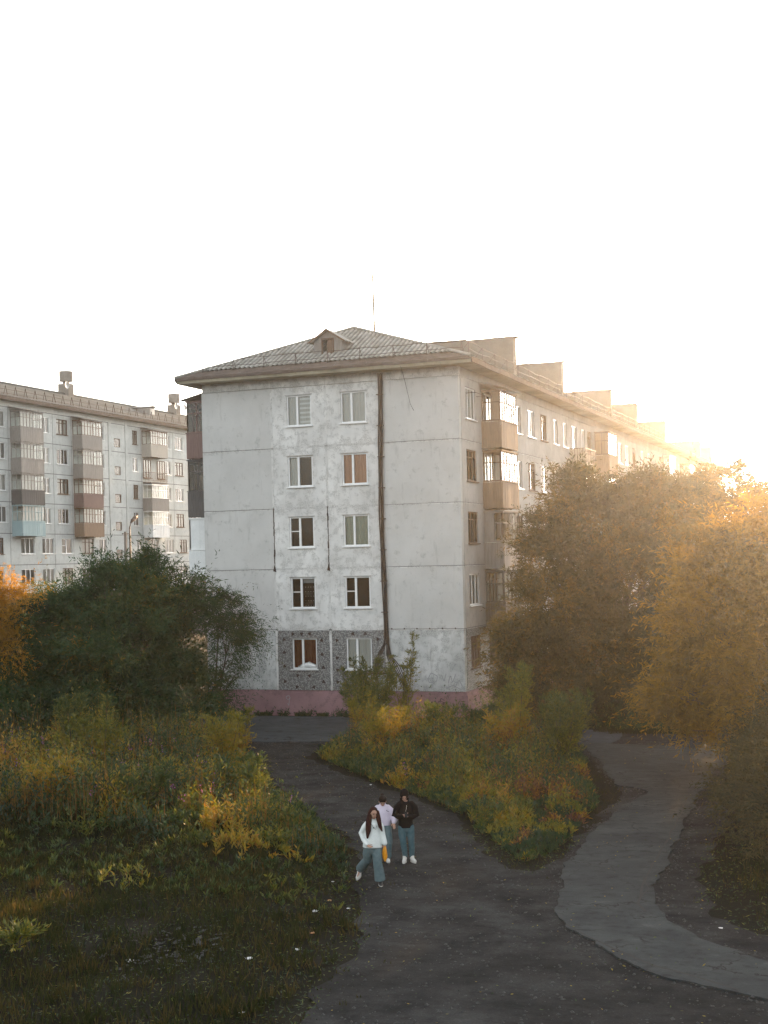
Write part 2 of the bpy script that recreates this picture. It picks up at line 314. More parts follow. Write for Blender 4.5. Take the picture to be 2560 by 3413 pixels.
def ragged(poly, step=.22, amp=.09, seed=1):
    r = random.Random(seed); out = []; ph = [r.uniform(0, 6) for _ in range(3)]; s = 0
    n = len(poly)
    # Catmull-Rom through the outline, then a rough edge
    for i in range(n):
        p0, p1, p2, p3 = (Vector(poly[(i+k-1) % n]) for k in range(4)); L = (p2-p1).length; m = max(1, int(L/step))
        for k in range(m):
            t = k/m; q = .5*((2*p1)+(-p0+p2)*t+(2*p0-5*p1+4*p2-p3)*t*t+(-p0+3*p1-3*p2+p3)*t**3)
            nrm = (p2-p1).normalized(); nrm = Vector((-nrm.y, nrm.x)); s += L/m
            a = amp*(math.sin(s*1.7+ph[0])+.8*math.sin(s*4.3+ph[1])+.5*math.sin(s*9.1+ph[2]))*.6+r.uniform(-amp, amp)*.35
            out.append(tuple(q+nrm*a))
    return out
def sheet(name, poly, z, mat, skirt=0, **props):
    bm = bmesh.new(); vs = [bm.verts.new((x, y, z)) for x, y in poly]
    es = [bm.edges.new((vs[i], vs[(i+1) % len(vs)])) for i in range(len(vs))]
    bmesh.ops.triangle_fill(bm, use_beauty=True, use_dissolve=False, edges=es, normal=(0, 0, 1))
    if skirt:
        lo = [bm.verts.new((x, y, z-skirt)) for x, y in poly]
        for i in range(len(vs)): j = (i+1) % len(vs); bm.faces.new((vs[i], lo[i], lo[j], vs[j]))
    bmesh.ops.recalc_face_normals(bm, faces=bm.faces); me = bpy.data.meshes.new(name); bm.to_mesh(me); bm.free(); me.materials.append(M[mat])
    return add(name, me, kind='structure', **props)
sheet('dirt_path', ragged(dirt_poly, .3, .16, 3), .000, 'dirt')
sheet('road', ragged(road_poly, .3, .07, 5), .025, 'road', .03)
asph = sheet('asphalt_path', ragged(path_poly, .2, .07, 9), .035, 'asphalt', .08)
def crack(pts, w, parent, z, seed):
    r = random.Random(seed); mb = MB(); P = []
    for i in range(len(pts)-1):
        a, b = Vector(pts[i]), Vector(pts[i+1]); m = max(1, int((b-a).length/.35))
        for k in range(m):
            q = a.lerp(b, k/m); P.append((q+Vector((r.uniform(-.03, .03), r.uniform(-.06, .06))), w*.6*r.uniform(.25, 1.1)))
    for i in range(len(P)-1):
        (a, wa), (b, wb) = P[i], P[i+1]; t = (b-a).normalized(); n = Vector((-t.y, t.x))
        mb.quad((*(a-n*wa), z), (*(b-n*wb), z), (*(b+n*wb), z), (*(a+n*wa), z))
    return part('crack', mb, 'crack', parent)
crack([(12.3, -18.5), (12.55, -22), (12.75, -26.0), (12.85, -28.2), (12.95, -29.5), (13.1, -30.6), (13.35, -31.2), (13.7, -31.7)], .055, asph, .039, 1)
crack([(12.75, -28.2), (13.1, -29.4), (13.0, -30.6)], .03, asph, .039, 2)
crack([(12.1, -32.6), (12.8, -33.5), (13.8, -34.5), (14.9, -35.3), (16, -35.9)], .05, asph, .039, 3)
crack([(13.3, -32.0), (14.2, -33.1), (15.4, -34.0)], .02, asph, .039, 4)
road_ob = bpy.data.objects['road']
crack([(-9.5, -3.6), (-7.5, -3.9), (-5.2, -4.5), (-3, -4.5)], .05, road_ob, .029, 5)
crack([(-9, -5.6), (-7, -5.9), (-5.6, -6.6)], .045, road_ob, .029, 6)

# ---------------------------------------------------------------- windows and balconies (shared meshes)
cache = {}
def get(key, fn):
    if key not in cache: cache[key] = fn()
    return cache[key]
def window(parent, loc, w, h, rot=0, style='sash', frame='pvc', curtain=None, inner=.17, sill=True, side='L', half=None):
    """local: x across, outward = -y; loc is the bottom centre of the opening on the wall face"""
    def fr():
        m = MB(); t = .065; y0, y1 = .05, .11; X = w/2
        m.box(-X, y0, 0, -X+t, y1, h); m.box(X-t, y0, 0, X, y1, h); m.box(-X+t, y0, 0, X-t, y1, t); m.box(-X+t, y0, h-t, X-t, y1, h)
        if style in ('sash', 'sash_t'):
            xm = -X+w*.42 if side == 'L' else X-w*.42
            m.box(xm-.05, y0-.005, t, xm+.05, y1-.005, h-t)
            if style == 'sash_t':
                a, b = (-X+t, xm-.05) if side == 'L' else (xm+.05, X-t); m.box(a, y0+.004, h*.53-.02, b, y1-.01, h*.53+.02)
        if style == 'triple':
            for k in (1, 2): xm = -X+w*k/3; m.box(xm-.035, y0-.005, t, xm+.035, y1-.005, h-t)
        if style == 'wood':
            for k in (.33, .66): xm = -X+w*k; m.box(xm-.04, y0-.005, t, xm+.04, y1-.005, h-t)
            m.box(-X+t, y0+.003, h*.74, X-t, y1-.01, h*.74+.05)
        return m.mesh('window', frame)
    f = add('window', get(('f', w, h, style, frame, side), fr), parent, loc, rot)
    pane = get(('g', w, h), lambda: MB().quad((-w/2+.05, .085, .05), (w/2-.05, .085, .05), (w/2-.05, .085, h-.05), (-w/2+.05, .085, h-.05)).mesh('pane', 'glass'))
    g = add('pane', pane, f)
    if sill:
        s = get(('s', w, frame), lambda: MB().box(-w/2-.07, -.09, -.05, w/2+.07, .05, -.005).mesh('sill', frame if frame == 'pvc' else 'oldwood')); add('sill', s, f)
    if curtain:
        lo, hi, c = (half or (0, 1))+(curtain,)
        def cu():
            m = MB(); n = 22; 
            for k in range(n):
                a, b = lo+(hi-lo)*k/n, lo+(hi-lo)*(k+1)/n; ya, yb = inner+.012*math.sin(a*w*40), inner+.012*math.sin(b*w*40)
                m.quad((-w/2+a*w, ya, 0), (-w/2+b*w, yb, 0), (-w/2+b*w, yb, h), (-w/2+a*w, ya, h))
            return m.mesh('curtain', c)
        add('curtain', get(('c', w, h, c, lo, hi), cu), f)
    return f
def boarded(parent, loc, w, h, rot=0):
    def mk():
        m = MB(); n = int(w/.13)
        for k in range(n):
            x = -w/2+k*w/n; m.box(x+.004, .03+.012*(k % 3), .0, x+w/n-.004, .07+.012*(k % 2), h-.02*(k % 2))
        m.box(-w/2, -.01, h*.18, w/2, .029, h*.18+.09); m.box(-w/2, -.01, h*.78, w/2, .029, h*.78+.09); m.box(-w/2-.06, -.07, -.07, w/2+.06, .03, -.01)
        return m.mesh('window_boarding', 'planks')
    return add('window_boarding', get(('b', w, h), mk), parent, loc, rot)
def balcony(parent, loc, w, d, rot=0, board='greyboards', glaze='oldwood', top=2.35, nf=6, roof=False, kind='glazed', fill=None, bh=1.0):
    """local: x across, outward = -y, z=0 slab top"""
    W = w/2
    slab = MB().box(-W, -d, -.13, W, -.003, 0)
    b = add('balcony', get(('bs', w, d), lambda: slab.mesh('balcony', 'firewall')), parent, loc, rot)
    def boards():
        m = MB(); s = .115; r = random.Random(int(w*100))
        n = int(w/s)
        for k in range(n):
            x = -W+k*w/n; m.box(x+.003, -d-.03-r.uniform(0, .012), -.17-r.uniform(0, .05), x+w/n-.003, -d-.002, bh+r.uniform(-.01, .01))
        n = int(d/s)
        for k in range(n):
            y = -d+k*d/n
            for sx in (-1, 1): m.box(sx*(W+.002), y+.003, -.17-r.uniform(0, .05), sx*(W+.028+r.uniform(0, .012)), y+d/n-.003, bh)
        m.box(-W-.05, -d-.06, bh+.012, W+.05, -d+.02, bh+.05)
        for sx in (-1, 1): m.box(sx*(W-.02), -d+.021, bh+.012, sx*(W+.05), -.01, bh+.05)
        return m.mesh('boarding', board)
    if kind == 'open':
        def rail():
            m = MB(); m.box(-W, -d-.02, bh-.04, W, -d+.02, bh); m.box(-W, -d-.02, .08, W, -d+.02, .11)
            for k in range(int(w/.16)+1): x = -W+k*w/int(w/.16); m.box(x-.01, -d-.01, .11, x+.01, -d+.01, bh-.04)
            for sx in (-1, 1): m.box(sx*W-.02, -d+.02, bh-.04, sx*W+.02, -.01, bh)
            for k in range(1, 6):
                for sx in (-1, 1): m.box(sx*W-.01, -d*k/6-.01, 0, sx*W+.01, -d*k/6+.01, bh-.04)
            return m.mesh('railing', 'metal')
        add('railing', get(('rl', w, d), rail), b)
        if board: add('boarding', get(('bo1', w, d, board), lambda: MB().box(-W, -d*.98, .12, -W+.02, -.02, bh-.05).mesh('boarding', board)), b)
        return b
    add('boarding', get(('bo', w, d, board, bh), boards), b)
    def gl():
        m = MB(); t = .05; z0 = bh+.05; zt = top-.55
        def row(p, q, n):
            p, q = Vector(p), Vector(q); dx = (q-p)/n
            for k in range(n+1):
                c = p+dx*k; m.box(c.x-t/2, c.y-t/2, z0, c.x+t/2, c.y+t/2, top)
            for z in (z0, zt, top-.05):
                lo = Vector((min(p.x, q.x), min(p.y, q.y))); hi = Vector((max(p.x, q.x), max(p.y, q.y)))
                m.box(lo.x-.022, lo.y-.022, z+.001, hi.x+.022, hi.y+.022, z+.045)
        row((-W+.03, -d+.03), (W-.03, -d+.03), nf); row((-W+.03, -.05), (-W+.03, -d+.03), 2); row((W-.03, -.05), (W-.03, -d+.03), 2)
        m.box(-W-.02, -d-.05, top+.002, W+.02, -.004, top+.06)
        return m.mesh('glazing_frame', glaze)
    f = add('glazing_frame', get(('gl', w, d, glaze, nf, top, bh), gl), b)
    # panes one by one along the front and two on each side; some replaced by a board or left open
    n = nf; r = random.Random(int(loc[2]*37+loc[1]*11))
    for k in range(n):
        pw = (w-.06)/n
        me = get(('p', round(pw, 3), top, bh), lambda: MB().quad((-pw/2+.03, 0, 0), (pw/2-.03, 0, 0), (pw/2-.03, 0, top-bh-.12), (-pw/2+.03, 0, top-bh-.12)).mesh('pane', 'glass'))
        o = add('pane', me, b); o.location = (-W+.03+pw*(k+.5), -d+.03, bh+.07)
    for sx in (-1, 1):
        for k in range(2):
            pw = (d-.08)/2
            key = ('ps', round(pw, 3), top, bh)
            me = get(key, lambda: MB().quad((0, -pw/2+.03, 0), (0, pw/2-.03, 0), (0, pw/2-.03, top-bh-.12), (0, -pw/2+.03, top-bh-.12)).mesh('pane', 'glass'))
            if fill and k in fill:
                me = get(('fs', round(pw, 3), top, bh, board), lambda: MB().box(-.01, -pw/2+.02, 0, .01, pw/2-.02, top-bh-.1).mesh('side_board', board))
            o = add('pane' if not (fill and k in fill) else 'side_board', me, b); o.location = (sx*(W-.03), -.05-pw*(k+.5), bh+.07)
    if roof:
        m = MB(); n = 26
        for k in range(n):
            a, c = -W-.25+(w+.5)*k/n, -W-.25+(w+.5)*(k+1)/n; za, zc = .02*math.sin(k*1.6), .02*math.sin((k+1)*1.6)
            m.quad((a, -d-.3, top+.10+za), (c, -d-.3, top+.10+zc), (c, -.01, top+.42+zc), (a, -.01, top+.42+za))
        add('balcony_roof', m.mesh('balcony_roof', 'galv'), b)
    return b
def wall_with_holes(m, a0, a1, z0, z1, holes, plane, t=.28, gap=.012):
    """slab in the vertical plane split round its openings. plane: f(a, depth)->(x,y)"""
    a0 += gap; a1 -= gap; z0 += gap; z1 -= gap
    def bx(a, b, c, d):
        if b-a < .01 or d-c < .01: return
        (x0, y0), (x1, y1) = plane(a, 0), plane(b, t); m.box(x0, y0, c, x1, y1, d)
    hs_ = sorted(holes); x = a0
    for (h0, h1, c, d) in hs_:
        bx(x, h0, z0, z1); bx(h0, h1, z0, c); bx(h0, h1, d, z1); x = h1
    bx(x, a1, z0, z1)
    return m

# ---------------------------------------------------------------- main apartment building
Wd, Lg, H, Z0 = 12.75, 95.0, 2.8, 1.15
B = root('apartment_building', 'grey panel apartment block with pink plinth and hipped roof, its end wall facing us', 'apartment building', (-6.4, 45, 0))
GX = [-12.75, -9.12, -6.4, -3.7, 0]
gp = lambda a, dep: (a, dep)
for r_ in range(5):
    for c in range(4):
        z0 = Z0+H*r_; holes = []
        if c in (1, 2):
            xc = -7.72 if c == 1 else -5.02; holes = [(xc-.62, xc+.62, z0+.98, z0+2.4)]
        mat = {0: 'blank_plaster', 3: 'blank_plaster', 1: 'white_plaster', 2: 'white_plaster'}[c]
        if r_ == 0: mat = 'worn_plaster' if c in (0, 3) else 'pebble'
        part('wall_panel', wall_with_holes(MB(), GX[c], GX[c+1], z0, z0+H, holes, gp), mat, B)
for r_ in range(5):
    z = Z0+H*r_+.98
    for c, xc in ((1, -7.72), (2, -5.02)):
        st = {4: ('sash', 'sash'), 3: ('sash', 'sash'), 2: ('sash_t', 'sash'), 1: ('sash_t', 'sash_t'), 0: ('sash', 'sash')}[r_][c-1]
        cu = {(4, 1): ('curtain', None), (4, 2): ('curtain', None), (3, 1): ('curtain', (0, .45)), (3, 2): ('orange_curtain', None), (2, 2): ('blind_green', None), (0, 1): ('rust_curtain', None), (0, 2): ('curtain', None)}.get((r_, c), (None, None))
        wn = window(B, (xc, 0, z), 1.24, 1.42, 0, st, 'pvc', cu[0], half=cu[1])
        if (r_, c) == (4, 1):
            m = MB()
            for k in range(6): m.box(.0, .145, .15+k*.21, .54, .15, .24+k*.21)
            add('striped_blind', m.mesh('striped_blind', 'pvc'), wn)
        if (r_, c) == (1, 1):
            add('roller_blind', MB().box(-.05, .13, 1.15, .54, .14, 1.36).mesh('roller_blind', 'grey_curtain'), wn)
            m = MB()
            for a in range(4):
                for b_ in range(5): m.box(.02+a*.13, .22, .12+b_*.21, .04+a*.13, .225, .14+b_*.21)
            add('curtain', m.mesh('curtain', 'pvc'), wn)
        if (r_, c) == (0, 1):
            m = MB(); m.tube([(-.4, .15, .07), (-.1, .15, .16), (.15, .15, .20), (.5, .15, .12)], [.05, .1, .13, .08], 8); add('white_bundle', m.mesh('white_bundle', 'pvc'), wn)
    # thin metal drip edge above each opening
for r_ in range(5):
    for xc in (-7.72, -5.02): part('drip_edge', MB().box(xc-.68, -.035, Z0+H*r_+2.405, xc+.68, -.003, Z0+H*r_+2.43), 'galv', B)
# facade on the right (faces +X)
fpl = lambda a, dep: (-dep, a)
FY = [.30, 3.3, 6.45, 8.9, 11.41, 14.2, 17.2, 19.27, 21.4, 24.3, 28.3, 31.3, 34.2, 37.95, 40.9, 43.9]
while FY[-1] < Lg-4: FY.append(FY[-1]+3.0)
FY.append(Lg)
win = [(.95, 2.5), (3.9, 5.6), (9.2, 10.55), (11.85, 13.3), (14.67, 16.03), (17.62, 18.57), (19.9, 20.86), (22.1, 23.42), (24.75, 25.7), (26.4, 27.6), (29.0, 30.3), (32.2, 33.4), (36.3, 37.6), (38.8, 40.3), (41.6, 42.9), (45.0, 46.2), (47.9, 49.2), (52.2, 53.4), (56.6, 57.9), (60.3, 61.4), (63.2, 64.5), (66.4, 67.6), (70, 71.2), (74, 75.2), (78, 79.2), (82.6, 84.0), (87, 88.2), (91, 92.2)]
for r_ in range(5):
    z0 = Z0+H*r_
    for i in range(len(FY)-1):
        hl = []
        for k, (a, b_) in enumerate(win):
            if a > FY[i]+.03 and b_ < FY[i+1]-.03:
                door = k == 8 and r_ > 0
                hl.append((a, b_, z0+(.35 if door else .98), z0+2.4))
                zc = z0+(.35 if door else .98); hh = 2.05 if door else 1.42; w_ = b_-a
                if r_ == 0 and i < 5: boarded(B, (0, (a+b_)/2, zc), w_, hh, R(90)); continue
                wood = (k == 0 and r_ in (2, 3)) or (k*7+r_*3) % 5 == 0
                cu = ['curtain', None, 'grey_curtain', 'curtain', None][(k*3+r_*2) % 5]
                window(B, (0, (a+b_)/2, zc), w_, hh, R(90), 'wood' if wood else ('triple' if w_ > 1.4 else 'sash'), 'oldwood' if wood else 'pvc', cu)
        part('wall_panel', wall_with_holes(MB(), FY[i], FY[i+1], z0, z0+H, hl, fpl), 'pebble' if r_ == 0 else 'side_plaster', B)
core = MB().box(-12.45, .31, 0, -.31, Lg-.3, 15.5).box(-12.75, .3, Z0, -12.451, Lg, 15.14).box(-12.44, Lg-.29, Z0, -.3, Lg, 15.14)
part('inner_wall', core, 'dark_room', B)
m = MB()   # mortar bed closing the gaps between the panels
for x in GX[1:-1]: m.box(x-.10, .04, Z0, x+.10, .28, 15.14)
for k in range(1, 5): m.box(-12.7, .045, Z0+H*k-.1, -.05, .279, Z0+H*k+.1)
for y in FY[1:-1]: m.box(-.28, y-.1, Z0, -.04, y+.1, 15.14)
for k in range(1, 5): m.box(-.279, .31, Z0+H*k-.1, -.045, Lg-.3, Z0+H*k+.1)
part('joint_mortar', m, 'mortar', B)
def strip(m, a, b, w, plane, r):
    """wobbly sealant bead a->b in wall coordinates (along, z), proud of the wall"""
    a, b = Vector(a), Vector(b); n = max(2, int((b-a).length/.35)); t = (b-a).normalized(); q = Vector((-t.y, t.x)); P = []
    for k in range(n+1):
        c = a.lerp(b, k/n)+q*r.uniform(-.008, .008); h = w*r.uniform(.75, 1.1)/2; P.append((c-q*h, c+q*h))
    for k in range(n):
        (p0, p1), (p2, p3) = P[k], P[k+1]; o = len(m.v)
        for dep in (-.007, .01):
            for p in (p0, p2, p3, p1): x, y = plane(p.x, dep); m.v.append((x, y, p.y))
        m.f += [(o, o+1, o+2, o+3), (o, o+4, o+5, o+1), (o+3, o+2, o+6, o+7)]
rs = random.Random(4)
for c, x in enumerate(GX[1:-1]):
    for (za, zb) in ((Z0, 3.9), (4.0, 6.6), (9.65, 12.3), (12.4, 15.1))+(((6.75, 9.55),) if c == 2 else ()):
        m = MB(); strip(m, (x, za), (x, zb), .11 if c < 2 else .07, gp, rs); part('joint_sealant', m, 'sealant', B)
for k in range(1, 5):
    for i in range(4):
        m = MB(); dz = -.035 if i in (0, 3) else 0
        strip(m, (GX[i]+(.07 if i else .02), Z0+H*k+dz), (GX[i+1]-.07, Z0+H*k+dz), [.035, .10, .10, .05][i], gp, rs); part('joint_sealant', m, 'sealant', B)
for x in GX[1:3]:
    m = MB()
    for q in range(9): strip(m, (x+rs.uniform(-.012, .012), 6.7+q*.32), (x+rs.uniform(-.012, .012), 7.02+q*.32), rs.uniform(.03, .075), gp, rs)
    m.quad((x-.09, -.009, 6.66), (x+.07, -.009, 6.62), (x+.03, -.009, 6.86), (x-.03, -.009, 6.95)); part('tar_seam', m, 'tar', B)
for k in range(1, 5): m = MB(); strip(m, (.32, Z0+H*k-.03), (30, Z0+H*k-.03), .035, fpl, rs); part('joint_sealant', m, 'sealant', B)
m = MB(); m.box(-.35, .28-.27, Z0, -.30, .285, 15.1)
# pebble rosettes on the ground-floor panels
def rosettes(cx, pts):
    m = MB()
    for (x, z) in pts:
        for k in range(3):
            a = 2.1*k+x; ox, oz = .045*math.cos(a), .045*math.sin(a); o = [(x+ox+.045*math.cos(t*1.047), -.012, z+oz+.045*math.sin(t*1.047)) for t in range(6)]
            m.quad(*o[::-1]); 
            for t in range(6): p, q = o[t], o[(t+1) % 6]; m.quad(p, q, (q[0], .002, q[2]), (p[0], .002, p[2]))
    part('stone_inset', m, 'tar', B)
rosettes(0, [(-8.3, 3.75), (-7.85, 3.75), (-7.45, 3.75), (-8.75, 3.5), (-6.85, 3.45), (-8.75, 2.9), (-6.85, 2.8), (-8.75, 2.25), (-6.8, 2.2), (-8.1, 1.83), (-7.5, 1.82), (-8.75, 1.55), (-6.8, 1.55), (-8.15, 1.3), (-7.3, 1.3)])
rosettes(0, [(-6.1, 3.45), (-4.1, 3.5), (-6.1, 2.65), (-4.05, 2.55), (-6.1, 2.1), (-6.1, 1.55), (-5.3, 3.75), (-4.7, 3.75)])
# small dark grille at the left panel, hooks
part('wall_vent', MB().box(-11.3, -.03, 3.2, -10.9, -.004, 3.5), 'tar', B)
for x in (-3.4, -2.8, -2.2, -1.6, -1.0, -.4): part('iron_hook', MB().box(x-.02, -.05, 3.93, x+.015, -.008, 4.0), 'metal', B)
# plinth
m = MB(); pr = .14
m.box(-12.75-pr, -pr, -.05, pr, .30, Z0-.15); m.box(-12.75-.08, -.08, Z0-.149, .08, .30, Z0-.01)
m.box(-.3, .301, .15, pr, Lg, Z0-.15); m.box(-.3, .301, Z0-.149, .08, Lg, Z0-.01)
part('plinth', m, 'plinth', B)
# attic band, cornice slab, eave
part('attic_band', MB().box(-12.70, .0, 15.16, -9.13, .3, 15.54).box(-9.11, .0, 15.16, -6.41, .3, 15.54).box(-6.39, .0, 15.16, -3.71, .3, 15.54).box(-3.69, .0, 15.16, 0, .3, 15.54), 'white_plaster', B)
m = MB()
for i in range(len(FY)-1): m.box(-.3, FY[i]+.01, 15.16, -.0, FY[i+1]-.01, 15.54)
part('attic_band', m, 'side_plaster', B)
OV = .85
part('cornice', MB().box(-12.75-OV, -OV, 15.55, OV, Lg+.8, 15.70), 'soffit', B)
m = MB(); e = OV+.06   # fascia: drip board in front of the slab, slightly uneven pieces
x = -12.75-e
while x < e-.01:
    x1 = min(e, x+rs.uniform(1.6, 2.4)); j = rs.uniform(-.012, .012); m.box(x, -e+j, 15.69+j, x1-.006, -OV-.002, 15.82+j); x = x1
y = -OV
while y < Lg:
    y1 = min(Lg, y+rs.uniform(1.6, 2.4)); j = rs.uniform(-.012, .012); m.box(OV+.002, y, 15.56+j, e+j, y1-.006, 15.80+j); m.box(-12.75-e, y, 15.62, -12.75-OV-.002, y1-.006, 15.80); y = y1
part('fascia', m, 'fascia', B)
# roof: hip front with corrugated sheets, long slopes
ze, zr, xr, ya = 15.80, 18.25, -6.4, 3.8
xl, xe, yf = -12.75-e, e, -e
def flash():
    m = MB(); t0, t1 = 0.0, .13
    def P(x, t, off): return (x+(xr-x)*t, yf+(ya-yf)*t, ze+(zr-ze)*t+off)
    n = 9
    for k in range(n):
        a = xl+(xe-xl)*k/n; b = xl+(xe-xl)*(k+1)/n-.012; o = .004*(k % 2)+.01
        A, Bq, Cq, D = P(a, 0, o), P(b, 0, o), P(b, .14, o), P(a, .14, o); m.quad(A, Bq, Cq, D)
    return m
part('eave_flashing', flash(), 'fascia', B)
def hip_t(x):   # how far up the slope (0..1) the hip plane reaches at x
    return (x-xl)/(xr-xl) if x < xr else (xe-x)/(xe-xr)
sl = math.hypot(ya-yf, zr-ze); ncol = 13; sw = (xe-xl)/ncol
for ci in range(ncol):
    for ri in range(3):
        ta, tb = .12+.30*ri, min(1, .12+.30*(ri+1)+.02); m = MB(); nseg = 32; jit = rs.uniform(-.006, .006); ok = False
        for k in range(nseg):
            xa, xb = xl+sw*ci+sw*k/nseg, xl+sw*ci+sw*(k+1)/nseg
            ha, hb = hip_t(xa), hip_t(xb)
            if max(ha, hb) <= ta+.005: continue
            ok = True; q = []
            for (xx, tt, hh) in ((xa, ta, ha), (xb, ta, hb), (xb, tb, hb), (xa, tb, ha)):
                tt = min(tt, max(hh, ta)); lift = .035+.030*math.sin(xx*2*math.pi/.24)+.03*(1-(tt-ta)/(tb-ta+1e-6))+jit
                q.append((xx, yf+(ya-yf)*tt, ze+(zr-ze)*tt+lift))
            m.quad(*q)
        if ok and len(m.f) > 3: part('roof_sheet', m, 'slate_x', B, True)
def slope(x_e, sgn):
    m = MB(); n = int((Lg+e)/.085); 
    for k in range(n):
        ys_ = (-e+k*.085, -e+(k+1)*.085); q = []
        for yy, t in ((ys_[0], 0), (ys_[1], 0), (ys_[1], 1), (ys_[0], 1)):
            tt = t*min(1, (yy-yf)/(ya-yf)); q.append((x_e+(xr-x_e)*tt, yy, ze+(zr-ze)*tt+.02+.022*math.sin(yy*2*math.pi/.24)))
        m.quad(*(q if sgn > 0 else q[::-1]))
    return m
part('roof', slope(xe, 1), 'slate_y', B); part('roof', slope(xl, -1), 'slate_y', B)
m = MB()
for a in ((xl, yf), (xe, yf)): m.tube([(a[0], a[1], ze+.03), (xr, ya, zr+.06)], .09, 6)
m.tube([(xr, ya, zr+.06), (xr, Lg, zr+.06)], .10, 6)
part('ridge_cap', m, 'slate', B)
part('roof_board', MB().box(xl+.2, yf+.4, ze-.08, xe-.2, Lg, ze-.005), 'oldwood', B)
# dormer
D = add('dormer', None, B, (-6.5, .75, 16.6)); D.empty_display_size = .1
dm = MB(); y0 = .72
dm.quad((-7.2, y0, 16.62), (-6.78, y0, 16.62), (-6.78, y0, 17.35), (-7.2, y0, 17.25)); dm.quad((-6.2, y0, 16.62), (-5.78, y0, 16.62), (-5.78, y0, 17.25), (-6.2, y0, 17.35))
dm.quad((-7.2, y0, 17.25), (-6.78, y0, 17.35), (-6.2, y0, 17.35), (-5.78, y0, 17.25), (-6.49, y0, 17.72)); dm.quad((-6.78, y0, 16.62), (-6.2, y0, 16.62), (-6.2, y0, 16.68), (-6.78, y0, 16.68))
dm.quad((-5.78, y0, 16.62), (-5.78, 2.95, 17.2), (-5.78, 2.95, 17.25), (-5.78, y0, 17.25)); dm.quad((-7.2, y0, 16.62), (-7.2, y0, 17.25), (-7.2, 2.95, 17.25), (-7.2, 2.95, 17.2))
dm.quad((-6.78, y0+.6, 16.62), (-6.2, y0+.6, 16.62), (-6.2, y0+.6, 17.4), (-6.78, y0+.6, 17.4))
part('dormer_wall', dm, 'greyboards', D)
for x0 in (-7.12, -6.12):
    lv = MB(); lv.box(x0, y0-.04, 16.72, x0+.03, y0-.002, 17.22); lv.box(x0+.25, y0-.04, 16.72, x0+.28, y0-.002, 17.22)
    for k in range(7): lv.box(x0+.031, y0-.035, 16.73+k*.07, x0+.249, y0-.004, 16.76+k*.07)
    part('louver', lv, 'greyboards', D)
part('hatch_frame', MB().box(-6.80, y0-.05, 16.64, -6.74, y0-.003, 17.38).box(-6.24, y0-.05, 16.64, -6.18, y0-.003, 17.38).box(-6.74, y0-.05, 17.33, -6.24, y0-.003, 17.38).box(-6.5, y0-.03, 16.66, -6.27, y0-.004, 17.3), 'oldwood', D)
dr = MB(); n = 24
for s_, xo in ((-1, -7.42), (1, -5.56)):
    for k in range(n):
        a, c = y0-.22+(2.95-y0+.2)*k/n, y0-.22+(2.95-y0+.2)*(k+1)/n; w0, w1 = .02*math.sin(k*1.3), .02*math.sin((k+1)*1.3)
        dr.quad((xo, a, 17.20+w0), (xo, c, 17.20+w1), (-6.49, c, 17.80+w1), (-6.49, a, 17.80+w0))
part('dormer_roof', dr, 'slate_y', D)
part('verge_board', MB().quad((-7.42, y0-.23, 17.12), (-6.49, y0-.23, 17.70), (-6.49, y0-.23, 17.80), (-7.42, y0-.23, 17.20)).quad((-5.56, y0-.23, 17.12), (-5.56, y0-.23, 17.20), (-6.49, y0-.23, 17.80), (-6.49, y0-.23, 17.70)), 'oldwood', D)
# fire walls across the roof
for i, (fy, ft) in enumerate(((8.3, 17.95), (18.6, 18.0), (32.5, 17.9), (42, 17.9), (54.5, 17.7), (75, 17.6), (83, 17.5))):
    fm = MB().box(-12.95, fy, 15.95, .3, fy+.55, ft)
    fo = part('fire_wall', fm, 'firewall', B); cp = MB()
    x = -13.05
    while x < .45:
        x1 = x+rs.uniform(1.2, 2.2); j = rs.uniform(0, .05); cp.box(x, fy-.08, ft+.005+j, min(x1, .5)-.01, fy+.63, ft+.04+j); x = x1
    part('coping', cp, 'fascia', fo)
# roof railing
RL = add('roof_railing', None, B, (-6.4, -.2, 15.9)); RL.empty_display_size = .1
pm = get('post', lambda: MB().tube([(0, 0, 0), (0, .02, .62)], .016, 4).tube([(0, .0, .6), (.0, .38, .12)], .012, 4).mesh('post', 'metal'))
xs_ = np.linspace(-12.4, .3, 9)
for x in xs_: add('post', pm, RL, (x, -.45, 16.0))
m = MB()
for z in (16.30, 16.60):
    pts = [(x+rs.uniform(-.05, .05), -.45+rs.uniform(-.03, .03), z+rs.uniform(-.03, .02)) for x in np.linspace(-12.6, .35, 24)]; m.tube(pts, .012, 4)
part('rail', m, 'metal', RL)
pm2 = get('post2', lambda: MB().tube([(0, 0, 0), (0, 0, .62)], .016, 4).tube([(0, 0, .6), (-.38, .0, .12)], .012, 4).mesh('post', 'metal'))
for y in np.arange(0.2, 60, 2.1): add('post', pm2, RL, (.45, y, 16.0))
m = MB()
for z in (16.32, 16.60): m.tube([(.45+rs.uniform(-.05, .05), y, z+rs.uniform(-.06, .03)) for y in np.arange(-.3, 60, .9)], .014, 4)
part('rail', m, 'metal', RL)
